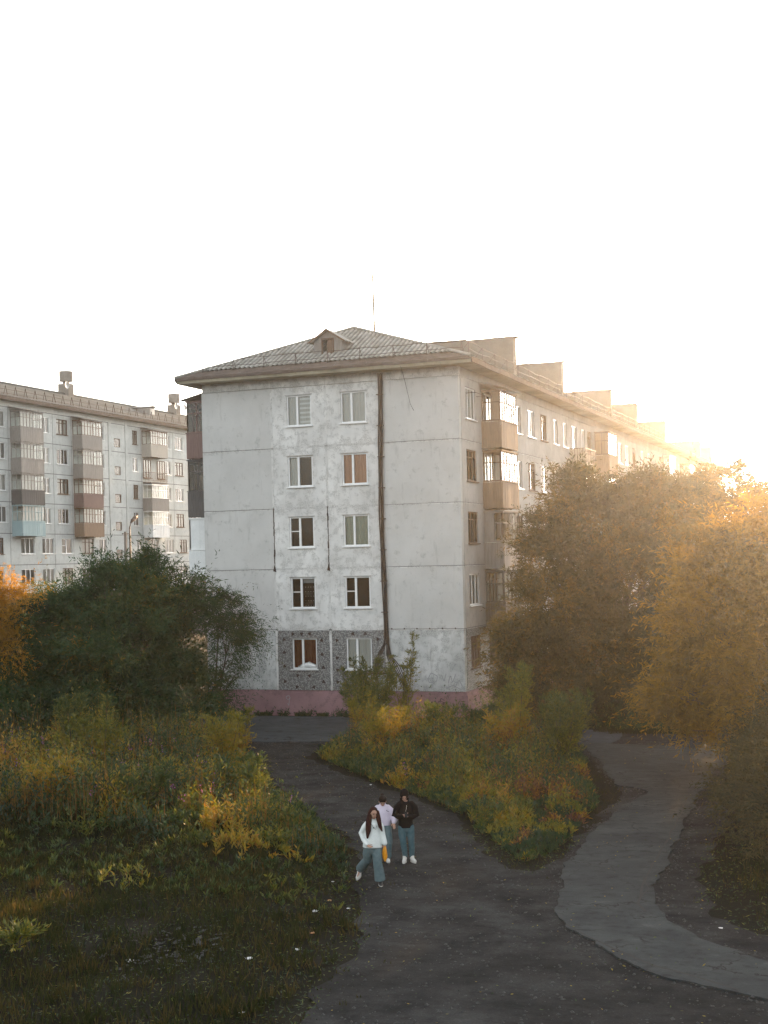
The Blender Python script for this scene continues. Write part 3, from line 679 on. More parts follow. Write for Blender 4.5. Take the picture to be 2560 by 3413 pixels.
# balconies, right facade first column (floors 5..2), then further ones
bl = [(4, 'brownboards', 'oldwood', 7, True, (1,)), (3, 'brownboards', 'oldwood', 6, False, None), (2, 'greyboards', 'greyboards', 5, False, (0,)), (1, 'darkboards', 'darkboards', 4, False, None)]
for r_, bd, gl_, nf, rf, fi in bl:
    balcony(B, (0, 4.87, Z0+H*r_-.02), 2.85, .92, R(90), bd, gl_, 2.45, nf, rf, fill=fi, bh=1.02)
balcony(B, (0, 22.95, Z0+H*4-.02), 3.0, .92, R(90), 'paleboards', None, kind='open', bh=1.0)
balcony(B, (0, 29.75, Z0+H*4-.02), 2.7, .92, R(90), 'brownboards', 'oldwood', 2.45, 4, False, fill=(0, 1))
for r_ in (1, 2, 3): balcony(B, (0, 22.95, Z0+H*r_-.02), 3.0, .92, R(90), 'greyboards', 'oldwood', 2.45, 5); balcony(B, (0, 29.75, Z0+H*r_-.02), 2.7, .92, R(90), 'greyboards', 'oldwood', 2.45, 4)
for yb, bd in ((54.2, 'whiteboards'), (65.3, 'greyboards'), (72.5, 'brownboards'), (86, 'greyboards')):
    for r_ in (3, 4): balcony(B, (0, yb, Z0+H*r_-.02), 2.9, .92, R(90), bd, 'pvc' if bd == 'whiteboards' else 'oldwood', 2.45, 4)
# balconies on the hidden left facade, their ends showing past the corner
for r_, bd, gl_, rf, kd in ((4, 'redboards', 'redboards', True, None), (3, 'darkboards', 'darkboards', False, None), (2, 'whiteboards', 'whiteboards', False, (0, 1)), (1, 'greyboards', 'greyboards', False, (0, 1))):
    balcony(B, (-12.75, 1.95, Z0+H*r_-.02), 2.9, 1.08, R(-90), bd, gl_, 2.5, 5, rf, fill=kd)
# small rack under top right window, clothes line frame
m = MB().tube([(.02, 2.62, 14.45), (.5, 2.62, 14.45)], .012, 4).tube([(.02, 1.0, 14.45), (.5, 1.0, 14.45)], .012, 4).tube([(.48, .95, 14.45), (.48, 2.7, 14.45)], .012, 4)
part('drying_rack', m, 'metal', B)
# graffiti: flat paint on the plinth, the cabinet and the wall
def stroke(m, pts, w, plane, closed=False, r=None):
    P = [Vector(p) for p in pts]; L = []
    for i in range(len(P)-1):
        for k in range(5): L.append(P[i].lerp(P[i+1], k/5))
    L.append(P[-1])
    L = [L[0]]+[(L[i-1]+L[i]*2+L[i+1])/4 for i in range(1, len(L)-1)]+[L[-1]]
    for i in range(len(L)-1):
        a, b = L[i], L[i+1]; t = (b-a).normalized(); q = Vector((-t.y, t.x))*w/2; a2 = a-t*w*.2; b2 = b+t*w*.2
        m.quad(*[plane(p) for p in (a2-q, b2-q, b2+q, a2+q)])
gpl = lambda p: (-1.85+p.x*1.05, -pr-.004, .28+p.y*.6)
m = MB(); w = .035
for s in ([(.0, .55), (.1, .75), (.18, .3), (.12, .1), (.05, .35)], [(.15, .2), (.3, .8), (.33, .25), (.22, .5), (.42, .55)], [(.36, .15), (.42, .85), (.5, .6), (.42, .5), (.56, .2)],
          [(.52, .3), (.58, .75), (.66, .8), (.6, .35), (.7, .3)], [(.85, .85), (.7, 1.0), (.66, .8), (.86, .65), (.72, .45), (.62, .35)], [(.7, .5), (.92, .55), (1.0, .4), (.8, .5), (.88, .1), (1.0, .0), (.98, .2), (.85, .45)],
          [(.1, .3), (.35, .4), (.62, .5), (.9, .72)], [(.0, .35), (.22, .62)]): stroke(m, s, w, gpl)
part('graffiti', m, 'graffiti', B)
m = MB(); g2 = lambda p: (p.x, -pr-.004, p.y)
stroke(m, [(-8.65, .86), (-8.5, .92), (-8.44, .8), (-8.55, .72), (-8.65, .8), (-8.6, .9)], .025, g2); stroke(m, [(-8.48, .76), (-8.52, .45), (-8.58, .55)], .025, g2)
part('graffiti', m, 'graffiti_grey', B, kind='stuff')
m = MB(); g3 = lambda p: (p.x, -.006, p.y)
for s in ([(-1.75, 1.7), (-1.6, 2.0), (-1.3, 1.85), (-1.35, 1.6), (-1.7, 1.55), (-1.75, 1.75)], [(-1.1, 1.9), (-1.0, 1.6), (-.9, 1.95)], [(-.8, 1.55), (-.7, 1.9), (-.6, 1.55), (-.45, 1.95)], [(-.5, 1.35), (-.3, 1.7), (-.15, 1.4)], [(-.9, 1.3), (-.6, 1.45), (-.2, 1.25)]):
    stroke(m, s, .035, g3)
part('graffiti', m, 'graffiti_grey', B)
m = MB(); g4 = lambda p: (pr+.004, p.x, p.y)
stroke(m, [(.45, .85), (.42, .6), (.6, .5), (.66, .75)], .03, g4); part('graffiti', m, 'graffiti', B)

# cables down the end wall
Cb = root('cable_bundle', 'thick bundle of black cables running down the end wall from the eave', 'cables', (-3.7, -.08, 15.5))
for k in range(9):
    r = random.Random(k); off = (k-4)*.026; pts = []; ph = r.uniform(0, 6)
    for z in np.arange(15.5, 3.2, -.45):
        pts.append((-3.70+off+.05*math.sin(z*.5)+.012*math.sin(z*2+ph), -.06-.02*(k % 3)-.01*math.sin(z*1.7+ph), z))
    if k < 4: pts += [(-3.80+off*2.2, -.10, 2.9), (-3.95+off*3, -.14, 2.5), (-3.98+off*2.5, -.20, 2.02)]
    else: pts += [(-3.66+off*2, -.09, 2.8), (-3.45+off*4, -.13, 2.3), (-3.15+off*4.5, -.12, 1.9-.12*(k-4)), (-2.95+off*3, -.16, 1.4)]
    part('cable', MB().tube(pts, .021, 5), 'cable', Cb, True)
for z in np.arange(14.5, 3.5, -1.4): part('bracket', MB().box(-3.86, -.13, z, -3.56, -.004, z+.035), 'metal', Cb)
wl = MB().tube([(-2.35, -.95, 15.6), (-2.33, -.5, 15.0), (-2.25, -.06, 14.0), (-2.1, -.04, 13.7)], .010, 4)
solo('loose_wire', wl, 'cable', 'thin loose wire hanging from the eave over the upper right blank panel', 'wire', (-2.3, -.5, 15.6))
Cn = root('utility_cabinet', 'grey steel cable cabinet with red graffiti standing at the foot of the end wall', 'utility cabinet', (-4.05, -.35, 0))
part('cabinet_body', MB().box(-4.45, -.55, 0, -3.62, -.16, 1.95), 'cabinet', Cn); part('cabinet_lid', MB().box(-4.52, -.62, 1.96, -3.56, -.15, 2.02), 'metal', Cn)
part('cabinet_door', MB().box(-4.41, -.575, .1, -4.045, -.553, 1.88).box(-4.03, -.575, .1, -3.67, -.553, 1.88), 'cabinet', Cn)
m = MB(); g5 = lambda p: (p.x, -.580, p.y)
for s in ([(-4.3, 1.62), (-4.15, 1.75), (-3.95, 1.78), (-3.9, 1.6)], [(-4.3, 1.5), (-4.32, 1.35), (-4.1, 1.3), (-3.95, 1.3), (-3.95, 1.0), (-4.25, .95)], [(-4.1, 1.3), (-4.1, 1.1)]): stroke(m, s, .05, g5)
part('graffiti', m, 'graffiti_red', Cn)
# roof things
A = root('radio_mast', 'tall thin guyed radio mast on the roof ridge behind the dormer', 'antenna', (-6.4, 6.6, 18.2))
part('mast', MB().tube([(-6.4, 6.6, 18.2), (-6.42, 6.6, 20.7), (-6.5, 6.6, 23.4)], [.06, .045, .028], 6), 'metal', A)
part('whip', MB().tube([(-6.5, 6.6, 23.3), (-6.3, 6.6, 23.5)], .008, 4), 'metal', A)
A = root('roof_aerial', 'short aerial with crossbars on the right side of the roof', 'antenna', (-3.0, 3.9, 17.0))
part('pole', MB().tube([(-3, 3.9, 16.9), (-3, 3.9, 18.25)], .035, 5), 'metal', A)
part('crossbar', MB().tube([(-3.13, 3.9, 18.15), (-2.87, 3.9, 18.15)], .015, 4).tube([(-3.15, 3.9, 17.3), (-2.85, 3.9, 17.35)], .02, 4).tube([(-3.1, 3.9, 17.8), (-2.9, 3.9, 17.8)], .012, 4), 'metal', A)
A = root('whip_aerial', 'faint curved whip aerial on the ridge beside the dormer', 'antenna', (-6.4, 4.2, 18.2))
part('whip', MB().tube([(-6.4, 4.2, 18.2), (-6.45, 4.2, 18.9), (-6.55, 4.2, 19.4)], [.012, .01, .006], 4), 'metal', A)
A = root('television_aerial', 'television aerial with long wires at the left tip of the eave', 'antenna', (-13.5, .5, 15.85))
part('pole', MB().tube([(-13.5, .5, 15.8), (-13.45, .5, 16.85)], .015, 4), 'metal', A)
part('crossbar', MB().tube([(-13.7, .5, 16.6), (-12.9, 1.2, 16.75)], .010, 4).tube([(-13.7, .5, 16.4), (-12.9, 1.2, 16.3)], .010, 4).tube([(-13.6, .5, 16.15), (-12.9, 1.2, 16.2)], .010, 4), 'metal', A)
solo('vent_pipe', MB().tube([(-4, 5.5, 17.1), (-4, 5.5, 17.75)], .09, 8), 'metal', 'stubby vent pipe on the roof left of the crossbar aerial', 'vent pipe', (-4, 5.5, 17.1))

# ---------------------------------------------------------------- apartment building on the left (facade at x=-54, faces +X)
FX, BZ = -54.0, 4.5; LH = 2.73; TOP = 21.05
L2 = root('apartment_building', 'pale grey-green apartment block far left with rows of enclosed balconies and roof chimneys', 'apartment building', (-60, 62, BZ))
zt = [TOP-LH*k for k in range(7)]   # storey joints from the top
LY = [34, 38.2, 42.3, 49.0, 52.0, 58.35, 61.5, 64.55, 71.1, 74.2, 78, 81.5, 86, 92]
lwin = [(35.2, 36.7), (39.9, 41.85), (47.2, 48.4), (49.6, 51.4), (56.4, 57.6), (62.9, 63.85), (69.3, 70.5), (71.5, 73.2), (75, 76.3), (79, 80.4), (82.6, 84), (87.5, 89)]
lbot = [(35.2, 36.7), (40.0, 41.3), (43.8, 45.8), (47.0, 48.8), (50.1, 51.8), (53.4, 55.4), (56.4, 57.7), (63.4, 64.4), (66.0, 67.7), (69.1, 70.9), (72.1, 73.7), (76, 77.4), (79, 80.4), (82.6, 84)]
lpl = lambda a, dep: (FX-dep, a)
for r_ in range(6):
    z0 = zt[r_+1]; ws = lwin if r_ < 4 else lbot
    for i in range(len(LY)-1):
        hl = []
        if LY[i] == 58.35:
            if r_ < 5: hl = [(59.45, 60.6, z0-.0+.45, z0+1.30)]
            if hl: window(L2, (FX, 60.02, z0+.45), 1.15, .85, R(90), 'plain', 'oldwood', None, sill=False)
        for (a, b_) in ws:
            if a > LY[i] and b_ < LY[i+1] and LY[i] != 58.35:
                hl.append((a, b_, z0+.95, z0+2.35)); k = int(a*3+r_*2)
                wood = k % 4 == 0
                window(L2, (FX, (a+b_)/2, z0+.95), b_-a, 1.40, R(90), 'wood' if wood else ('triple' if b_-a > 1.7 else 'sash_t' if k % 3 else 'sash'), 'oldwood' if wood else 'pvc', ['curtain', 'grey_curtain', None, 'curtain'][k % 4], side='LR'[k % 2])
        part('wall_panel', wall_with_holes(MB(), LY[i], LY[i+1], z0, z0+LH, hl, lpl, gap=.03), 'far_plaster', L2)
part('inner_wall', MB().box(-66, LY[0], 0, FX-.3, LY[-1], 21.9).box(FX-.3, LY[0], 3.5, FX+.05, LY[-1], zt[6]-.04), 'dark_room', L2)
part('attic_band', MB().box(FX-.28, LY[0], TOP+.03, FX, LY[-1], 21.55), 'far_plaster', L2)
m = MB()
for y in LY[1:-1]: m.box(FX-.27, y-.05, zt[6], FX-.012, y+.05, TOP)
for z in zt: m.box(FX-.27, LY[0], z-.05, FX-.012, LY[-1], z+.05)
part('joint_mortar', m, 'mortar', L2)
for y in (58.45, 61.5): part('stair_pilaster', MB().box(FX+.003, y, zt[6], FX+.03, y+.45, 21.5), 'far_plaster', L2)
part('cornice', MB().box(FX-.4, LY[0], 21.56, FX+.8, LY[-1], 21.72), 'soffit', L2)
part('fascia', MB().box(FX+.81, LY[0], 21.54, FX+.86, LY[-1], 21.82), 'fascia', L2)
m = MB(); n = 240
for k in range(n):
    a, c = LY[0]+(LY[-1]-LY[0])*k/n, LY[0]+(LY[-1]-LY[0])*(k+1)/n; wv = .03*(k % 2)
    m.quad((FX+.85, a, 21.83+wv), (FX+.85, c, 21.83+.03-wv), (-60, c, 24.35+.03-wv), (-60, a, 24.35+wv)); m.quad((-60, a, 24.35+wv), (-60, c, 24.35+.03-wv), (-66.8, c, 21.83), (-66.8, a, 21.83))
part('roof', m, 'slate_far', L2); part('ridge_cap', MB().tube([(-60, LY[0], 24.42), (-60, LY[-1], 24.42)], .12, 6), 'slate_far', L2)
RL2 = add('roof_railing', None, L2, (FX, 62, 22)); RL2.empty_display_size = .1
pm3 = get('post3', lambda: MB().tube([(0, -.25, 0), (0, 0, .75), (0, .25, 0)], .03, 4).mesh('post', 'metal'))
for y in np.arange(36, 80, 1.45): add('post', pm3, RL2, (FX+.2, y, 22.1))
for z_, c_ in ((22.55, 1), (22.2, 1)): part('rail', MB().tube([(FX+.2, 35, z_), (FX+.2, 80, z_)], .02, 4), 'metal', RL2)
for yv in (40.3, 70.8):
    dmr = add('dormer', None, L2, (-57, yv, 23.2)); dmr.empty_display_size = .1
    part('dormer_wall', MB().box(-58.6, yv-.55, 22.9, -56.2, yv+.55, 23.75), 'greyboards', dmr)
    lv = MB()
    for k in range(6): lv.box(-56.19, yv-.42, 23.1+k*.1, -56.15, yv+.42, 23.15+k*.1)
    part('louver', lv, 'whiteboards', dmr)
    part('dormer_roof', MB().quad((-59.5, yv-.7, 23.78), (-56.0, yv-.7, 23.78), (-56.0, yv, 24.0), (-59.5, yv, 24.0)).quad((-59.5, yv, 24.0), (-56, yv, 24.0), (-56, yv+.7, 23.78), (-59.5, yv+.7, 23.78)), 'slate_far', dmr)
for yc in (60.6, 82.5):
    ch = MB().box(-60.7, yc-.5, 23.6, -59.5, yc+.5, 25.45); co = part('chimney', ch, 'firewall', L2)
    part('flue', MB().tube([(-60.05, yc, 25.46), (-60.05, yc, 25.9)], .34, 12), 'metal', co)
    part('cowl', MB().tube([(-60.05, yc, 25.7), (-60.05, yc, 26.7)], .68, 20), 'firewall', co)
for i, (yb, xx, lab) in enumerate(((59.5, -59.3, 'round white satellite dish on the left side of the farther-left roof chimney'), (81.5, -59.3, 'satellite dish on the left side of the roof chimney nearest the gable'), (83.5, -59.3, 'satellite dish on the right side of the roof chimney nearest the gable'))):
    m = MB(); ce = Vector((xx, yb, 25.2)); 
    ring = lambda rad, dep: [(ce.x+dep, ce.y+rad*math.cos(t*math.pi/8), ce.z+rad*math.sin(t*math.pi/8)) for t in range(16)]
    R0, R1, R2 = ring(.38, .10), ring(.2, .03), ring(.05, 0)
    for a, b_ in ((R0, R1), (R1, R2)):
        for t in range(16): u = (t+1) % 16; m.quad(a[t], a[u], b_[u], b_[t])
    m.tube([(ce.x, ce.y, ce.z), (ce.x-.3, yb+(.7 if i != 2 else -.7), ce.z)], .03, 5)
    solo('satellite_dish', m, 'galv', lab, 'satellite dish', tuple(ce), 'dishes on the far roof')
solo('roof_aerial', MB().tube([(-60, 62.0, 24.5), (-60, 62.0, 28.5)], .03, 5).tube([(-60, 61.6, 28), (-60, 62.4, 28)], .02, 4), 'metal', 'tall aerial pole beside the left building\'s first chimney', 'antenna', (-60, 62, 24.4))
lb = {0: [(44.3, 'greyboards', 'greyboards'), (53.9, 'greyboards', 'oldwood'), (66.4, 'paleboards', 'oldwood')],
      1: [(44.3, 'greyboards', 'greyboards'), (53.9, 'greyboards', 'greyboards'), (66.4, None, None)],
      2: [(44.3, 'darkboards', 'greyboards'), (53.9, 'redboards', 'oldwood'), (66.4, 'greyboards', 'pvc')],
      3: [(44.3, 'blueboards', 'blueboards'), (53.9, 'brownboards', 'oldwood'), (66.4, 'whiteboards', 'pvc')]}
for r_, row in lb.items():
    for yb, bd, gl_ in row:
        if bd is None: balcony(L2, (FX, yb, zt[r_+1]-.05), 3.3, 1.0, R(90), None, None, kind='open'); [window(L2, (FX+.14, q, zt[r_+1]+.4), 1.5, 1.9, R(90), 'triple', 'oldwood', 'curtain') for q in (65.6, 68.4)]; continue
        balcony(L2, (FX, yb, zt[r_+1]-.05), 3.4, 1.05, R(90), bd, gl_, 2.45, 7, r_ == 0, bh=1.05)
        if r_ == 3: pass

# street lamp by the left building
Ls = root('street_lamp', 'curved street lamp on a tall post in front of the far left block', 'street lamp', (-48, 52, 4.4))
part('pole', MB().tube([(-48, 52, 4.3), (-48, 52, 9.6), (-48, 52.0, 10.6), (-48, 52.25, 11.05)], [.11, .08, .06, .05], 8), 'metal', Ls)
part('lamp_head', MB().tube([(-48, 52.2, 11.0), (-48, 52.5, 11.25), (-48, 53.0, 11.5), (-48, 53.35, 11.65)], [.07, .16, .19, .10], 8), 'metal', Ls)
Pw = root('concrete_post', 'slim concrete post at the left block\'s stairwell line', 'post', (-48, 51.2, 4.4)); part('post', MB().tube([(-48, 51.2, 4.3), (-48, 51.2, 10.2)], .12, 8), 'firewall', Pw)
part('crossarm', MB().box(-48.05, 50.7, 9.95, -47.95, 51.9, 10.05), 'metal', Pw)

# far roofs in the glare at the right edge
Fb = root('far_building', 'distant flat-roofed house lost in the glare at the right edge', 'building', (34, 150, 0)); 
part('wall', MB().box(24, 150, 0, 60, 162, 14.5), 'firewall', Fb); part('roof', MB().box(23.5, 149.5, 14.51, 60.5, 162.5, 15.0), 'fascia', Fb)
m = MB()
for k in range(9):
    for z in (3, 6, 9, 12): m.box(26+k*3.8, 149.97, z, 27.5+k*3.8, 149.995, z+1.4)
part('window', m, 'tar', Fb)
for x in (29, 33.5): part('chimney', MB().box(x-.7, 154, 15.01, x+.7, 156, 17).box(x-1.0, 153.7, 17.01, x+1.0, 156.3, 17.5), 'firewall', Fb)

# ---------------------------------------------------------------- foliage
def unit(v): return v/np.maximum(np.linalg.norm(v, axis=1, keepdims=True), 1e-9)
def leaf_mesh(name, P, D, S, L, W, tint, mat):
    n = len(P); mid = P+D*(L*.45)[:, None]; v = np.empty((n, 4, 3), np.float32)
    v[:, 0] = P; v[:, 1] = mid+S*(W/2)[:, None]; v[:, 2] = P+D*L[:, None]; v[:, 3] = mid-S*(W/2)[:, None]
    me = bpy.data.meshes.new(name); me.vertices.add(4*n); me.vertices.foreach_set('co', v.ravel())
    me.loops.add(4*n); me.loops.foreach_set('vertex_index', np.arange(4*n, dtype=np.int32))
    me.polygons.add(n); me.polygons.foreach_set('loop_start', np.arange(0, 4*n, 4, dtype=np.int32)); me.polygons.foreach_set('loop_total', np.full(n, 4, np.int32))
    a = me.attributes.new('tint', 'FLOAT', 'POINT'); a.data.foreach_set('value', np.repeat(np.clip(tint, 0, 1), 4).astype(np.float32))
    me.materials.append(M[mat]); me.update(calc_edges=True); return me
def crown(lobes, twigs, per, ll=.13, lw=.03, tw=.7, droop=.35, tint=(.3, .2), seed=1, origin=(0, 0, 0), up=.35, floor=.02, shell=.30):
    g = np.random.default_rng(seed); lo = np.array(lobes, float); wgt = lo[:, 3]**2; li = g.choice(len(lo), twigs, p=wgt/wgt.sum())
    d = unit(g.normal(size=(twigs, 3))); d[:, 2] = np.where(d[:, 2] < -.5, -d[:, 2], d[:, 2]); d = unit(d)
    rad = (1-np.abs(g.normal(0, shell, twigs))).clip(.1, 1)*lo[li, 3]*(1+.30*wob(d[:, 0]*4+li, d[:, 1]*4+d[:, 2]*3, 1, 1.3))
    p0 = lo[li, :3]+d*rad[:, None]*np.array([1, 1, .92])
    ns_ = max(8, twigs//75); sc_ = g.integers(0, twigs, ns_); ow = g.integers(0, ns_, twigs); cz_ = .16+.22*g.random(ns_)
    loose = g.random(twigs) < .22
    p0 = np.where(loose[:, None], p0, p0[sc_][ow]+g.normal(size=(twigs, 3))*cz_[ow][:, None]*np.array([1.15, 1.15, .8])); d = np.where(loose[:, None], d, unit(d[sc_][ow]+g.normal(0, .45, (twigs, 3))))
    td = unit(d*.8+np.array([0, 0, up])+g.normal(0, .35, (twigs, 3))); tl = tw*g.uniform(.45, 1.35, twigs)*np.where(g.random(twigs) > .95, 2.2, 1)
    tt = tint[0]+tint[1]*.8*wob(p0[:, 0]*1.1, p0[:, 2]*1.1+p0[:, 1]*.7, 1, seed)+np.where(loose, 0, g.normal(0, .11, ns_)[ow])+g.normal(0, .07, twigs)
    s = (np.arange(per)+.5)/per
    P = p0[:, None]+td[:, None]*(tl[:, None]*s)[..., None]; P[..., 2] -= droop*tl[:, None]*s**2*.9
    tan = td[:, None]+np.array([0, 0, -1])*(droop*1.8*s)[None, :, None]; tan = unit(tan.reshape(-1, 3))
    sd_ = unit(np.cross(tan, g.normal(size=tan.shape))); D_ = unit(tan*.75+sd_*.65+g.normal(0, .18, tan.shape)); D_[:, 2] -= .12; D_ = unit(D_)
    P = P.reshape(-1, 3); keep = P[:, 2] > floor; n = len(P)
    S_ = unit(np.cross(D_, g.normal(size=D_.shape))); L_ = ll*g.uniform(.6, 1.35, n); W_ = lw*g.uniform(.7, 1.3, n)
    T_ = np.repeat(tt, per)+g.normal(0, .05, n)+.12*(g.random(n) > .93)
    return [a[keep] for a in (P-np.array(origin), D_, S_, L_, W_, T_)]
def limbs(m, base, lobes, r, seed, spread=.35, stems=1):
    g = random.Random(seed); base = Vector(base)
    for l in lobes:
        t = Vector(l[:3]); b = base+Vector((g.uniform(-spread, spread), g.uniform(-spread, spread), 0)); mid = b.lerp(t, .45)+Vector((g.uniform(-.3, .3), g.uniform(-.3, .3), .25*(t.z)))
        P = [b.lerp(mid, k/3)*(1-k/6)+mid*(k/6)*1.0 if False else b*(1-k/6)**2+mid*2*(k/6)*(1-k/6)+t*(k/6)**2 for k in range(7)]
        m.tube([tuple(p) for p in P], [r*(1-.85*k/6) for k in range(7)], 6)
        for _ in range(5):
            q = t+Vector((g.uniform(-1, 1), g.uniform(-1, 1), g.uniform(-.3, 1))).normalized()*l[3]*.95; q0 = P[4]; mm = q0.lerp(q, .5)+Vector((0, 0, .2))
            m.tube([tuple(q0), tuple(mm), tuple(q)], [r*.3, r*.18, r*.05], 4)
    return m
def tree(name, label, cat, base, lobes, twigs, per, mat, seed, r=.14, group=None, trunkh=True, **kw):
    bz = float(gz(base[0], base[1])) if base[1] > -60 else 0
    t = root(name, label, cat, (base[0], base[1], bz), group)
    part('trunk', limbs(MB(), (base[0], base[1], bz-.05), lobes, r, seed), 'bark', t, True)
    me = leaf_mesh('crown', *crown(lobes, twigs, per, seed=seed, origin=t.location, **kw), mat); add('crown', me, t)
    return t
LT = [(-16.2, -10, 3.4, 2.11), (-14.4, -9, 4.4, 1.54), (-15.3, -9, 5.2, 0.87), (-13.3, -8, 5.6, 1.36), (-11.6, -8, 5.9, 1.35), (-10.5, -7, 5.4, 1.5), (-10.2, -6.5, 3.7, 1.6), (-14.7, -10, 1.9, 2.3), (-12.0, -9, 3.3, 2.5), (-11.8, -9, 1.0, 2.0), (-10.6, -7.5, 1.6, 1.9), (-12.6, -11, 0.6, 1.66), (-15.8, -11, 0.8, 2.07), (-14, -12, .4, 1.6)]
tree('willow_tree', 'large dark green bushy willow left of the gable', 'willow tree', (-12.3, -8.8), LT, 19000, 11, 'leaf', 11, .13, tint=(.38, .26), ll=.21, lw=.042, tw=.85)
GS = [(-9.4, -5, 5.0, 0.66), (-8.9, -5, 4.1, 0.66), (-9.1, -5, 3.0, 0.8), (-9.8, -5, 1.6, 1.0), (-8.8, -4.5, 2.2, 0.5), (-10.1, -5, 0.6, .9)]
tree('willow_tree', 'slender drooping willow overlapping the lower left of the end wall', 'willow tree', (-9.9, -5), GS, 1900, 11, 'leaf', 12, .06, tint=(.34, .22), ll=.15, lw=.03, tw=.9, droop=.7, shell=.4)
OT = [(-16.1, -12, 5.2, 1.3), (-15.6, -12, 6.3, 0.7), (-17.0, -12, 3.9, 1.68), (-15.5, -12, 3.9, 0.8), (-18, -12, 5.5, 1.5)]
tree('willow_tree', 'orange-leaved willow at the left edge of the picture', 'willow tree', (-17.2, -12), OT, 3200, 11, 'leaf_gold', 13, .1, tint=(.72, .25), ll=.14)
RT = [(5.3, 0, 9.6, 1.0), (8.2, 1, 9.0, 1.7), (3.9, -1.8, 3.3, 1.5), (3.4, -2.0, 1.4, 1.3), (5.0, 0, 9.2, 1.19), (4.3, -1, 7.9, 1.18), (4.7, -1, 6.5, 1.9), (4.3, -2, 4.4, 1.85), (4.0, -2, 2.1, 1.84), (6.4, 1, 8.2, 2.0), (6.8, 0, 5.4, 2.75), (6.7, -1, 2.4, 2.51), (8.5, 2, 8.4, 2.0), (8.9, 1, 5.4, 2.56), (8.6, 0, 2.5, 2.13), (5.3, -2, 0.9, 1.5), (7.3, -1.5, .9, 1.5), (9, -1.5, 1.0, 1.4)]
tree('willow_tree', 'broad olive-brown willow beside the long facade, glowing in the low sun', 'willow tree', (6.6, -.5), RT, 21000, 11, 'leaf_olive', 14, .17, tint=(.42, .3), ll=.21, lw=.046, tw=.8)
BT = [(10.5, 9, 9.4, 1.9), (12.5, 9, 9.3, 1.9), (12.5, 7, 2.2, 2.4), (12.6, 8, 6.2, 2.2), (9.7, 9, 8.2, 2.21), (11.4, 9, 8.4, 1.97), (9.3, 8, 4.7, 2.62), (11.0, 8, 4.1, 2.59), (9.1, 6, 1.4, 2.33), (13.6, 9, 8.0, 2.3), (13.5, 8, 4.2, 2.6)]
tree('willow_tree', 'hazy willow furthest back between the two bright trees', 'willow tree', (11, 8), BT, 13500, 10, 'leaf_olive', 15, .16, tint=(.6, .3), ll=.18, lw=.04)
RR = [(11.3, -12.6, 2.3, .9), (12.3, -12.6, 1.2, 1.0), (11.9, -13, 4.6, 1.0), (12.9, -13, 6.3, 1.3), (14.0, -13, 7.0, 1.4), (12.0, -13, 5.4, 0.85), (12.0, -13, 4.0, 1.15), (13.3, -13, 4.0, 1.9), (14.6, -14, 5.2, 1.87), (11.5, -13, 3.0, 0.75), (12.8, -13, 2.2, 1.1), (14.2, -14, 1.9, 1.6), (15.2, -15, 3.5, 1.82), (15.3, -15, 0.8, 1.4), (16.5, -14, 6, 2), (17, -15, 3, 2)]
tree('willow_tree', 'golden-leaved willow overhanging the path at the right edge', 'willow tree', (14.6, -13.4), RR, 15500, 11, 'leaf_gold', 16, .15, tint=(.42, .35), ll=.20, lw=.042, tw=.85)
LB = [(15.2, -19, .9, 1.25), (14.9, -22, .9, 1.1), (15.8, -24, .9, 1.2), (16.2, -20.5, 1.4, 1.5), (16.0, -26.5, .7, 1.1), (14.9, -17, 1.2, 1.2)]
tree('willow_shrub', 'dark low willow thicket on the right beneath the golden tree', 'shrub', (15.7, -21.5), LB, 8000, 10, 'leaf_olive', 17, .05, tint=(.28, .25), ll=.14)
# more trees along the road to the right, mostly outside the frame: they shade the path as in the photograph
for i, (bx, by, hh, lab) in enumerate(((17.5, -4, 8.5, 'tall willow at the far end of the path behind the golden one'), (21.5, -12, 8.5, 'willow standing right of the path thicket'), (23.5, -22, 7.5, 'willow nearest the camera on the right roadside'), (16.5, 14, 9.5, 'tall willow beyond the far bend of the road'))):
    rg = random.Random(40+i); lobes = [(bx+rg.uniform(-2, 2), by+rg.uniform(-1.5, 1.5), hh*q, rg.uniform(1.7, 2.4)) for q in (.18, .32, .45, .55, .62, .7, .78)]
    tree('willow_tree', lab, 'willow tree', (bx, by), lobes, 4200, 9, 'leaf_olive', 50+i, .16, tint=(.5, .3), ll=.28, lw=.08)

def ray_pick(n, x0, x1, y0, y1, cond, g):
    x = g.uniform(x0, x1, n); y = g.uniform(y0, y1, n); d = path_dist(x, y); k = cond(x, y, d); return x[k], y[k], d[k]
def herbs(x, y, d, h, per, ll, lw, tint, g, spread=.12, elev=.55):
    """upright leafy stems: x,y positions, h heights"""
    n = len(x); z = gz(x, y, d); s = ((np.arange(per)+g.random((n, per)))/per)
    lean = g.normal(0, spread, (n, 2)); P = np.empty((n, per, 3)); P[..., 0] = x[:, None]+lean[:, :1]*s*h[:, None]; P[..., 1] = y[:, None]+lean[:, 1:]*s*h[:, None]; P[..., 2] = z[:, None]+s*h[:, None]
    az = g.uniform(0, 2*np.pi, (n, per)); el = g.normal(elev, .3, (n, per)); D_ = np.stack([np.cos(az)*np.cos(el), np.sin(az)*np.cos(el), np.sin(el)], -1).reshape(-1, 3)
    P = P.reshape(-1, 3); m = len(P); S_ = unit(np.cross(D_, g.normal(size=D_.shape)))
    sc = (1.15-.6*s).ravel(); L_ = ll*g.uniform(.6, 1.3, m)*sc; W_ = lw*g.uniform(.7, 1.3, m)
    T_ = np.repeat(tint, per)+g.normal(0, .07, m); return P, D_, S_, L_, W_, T_
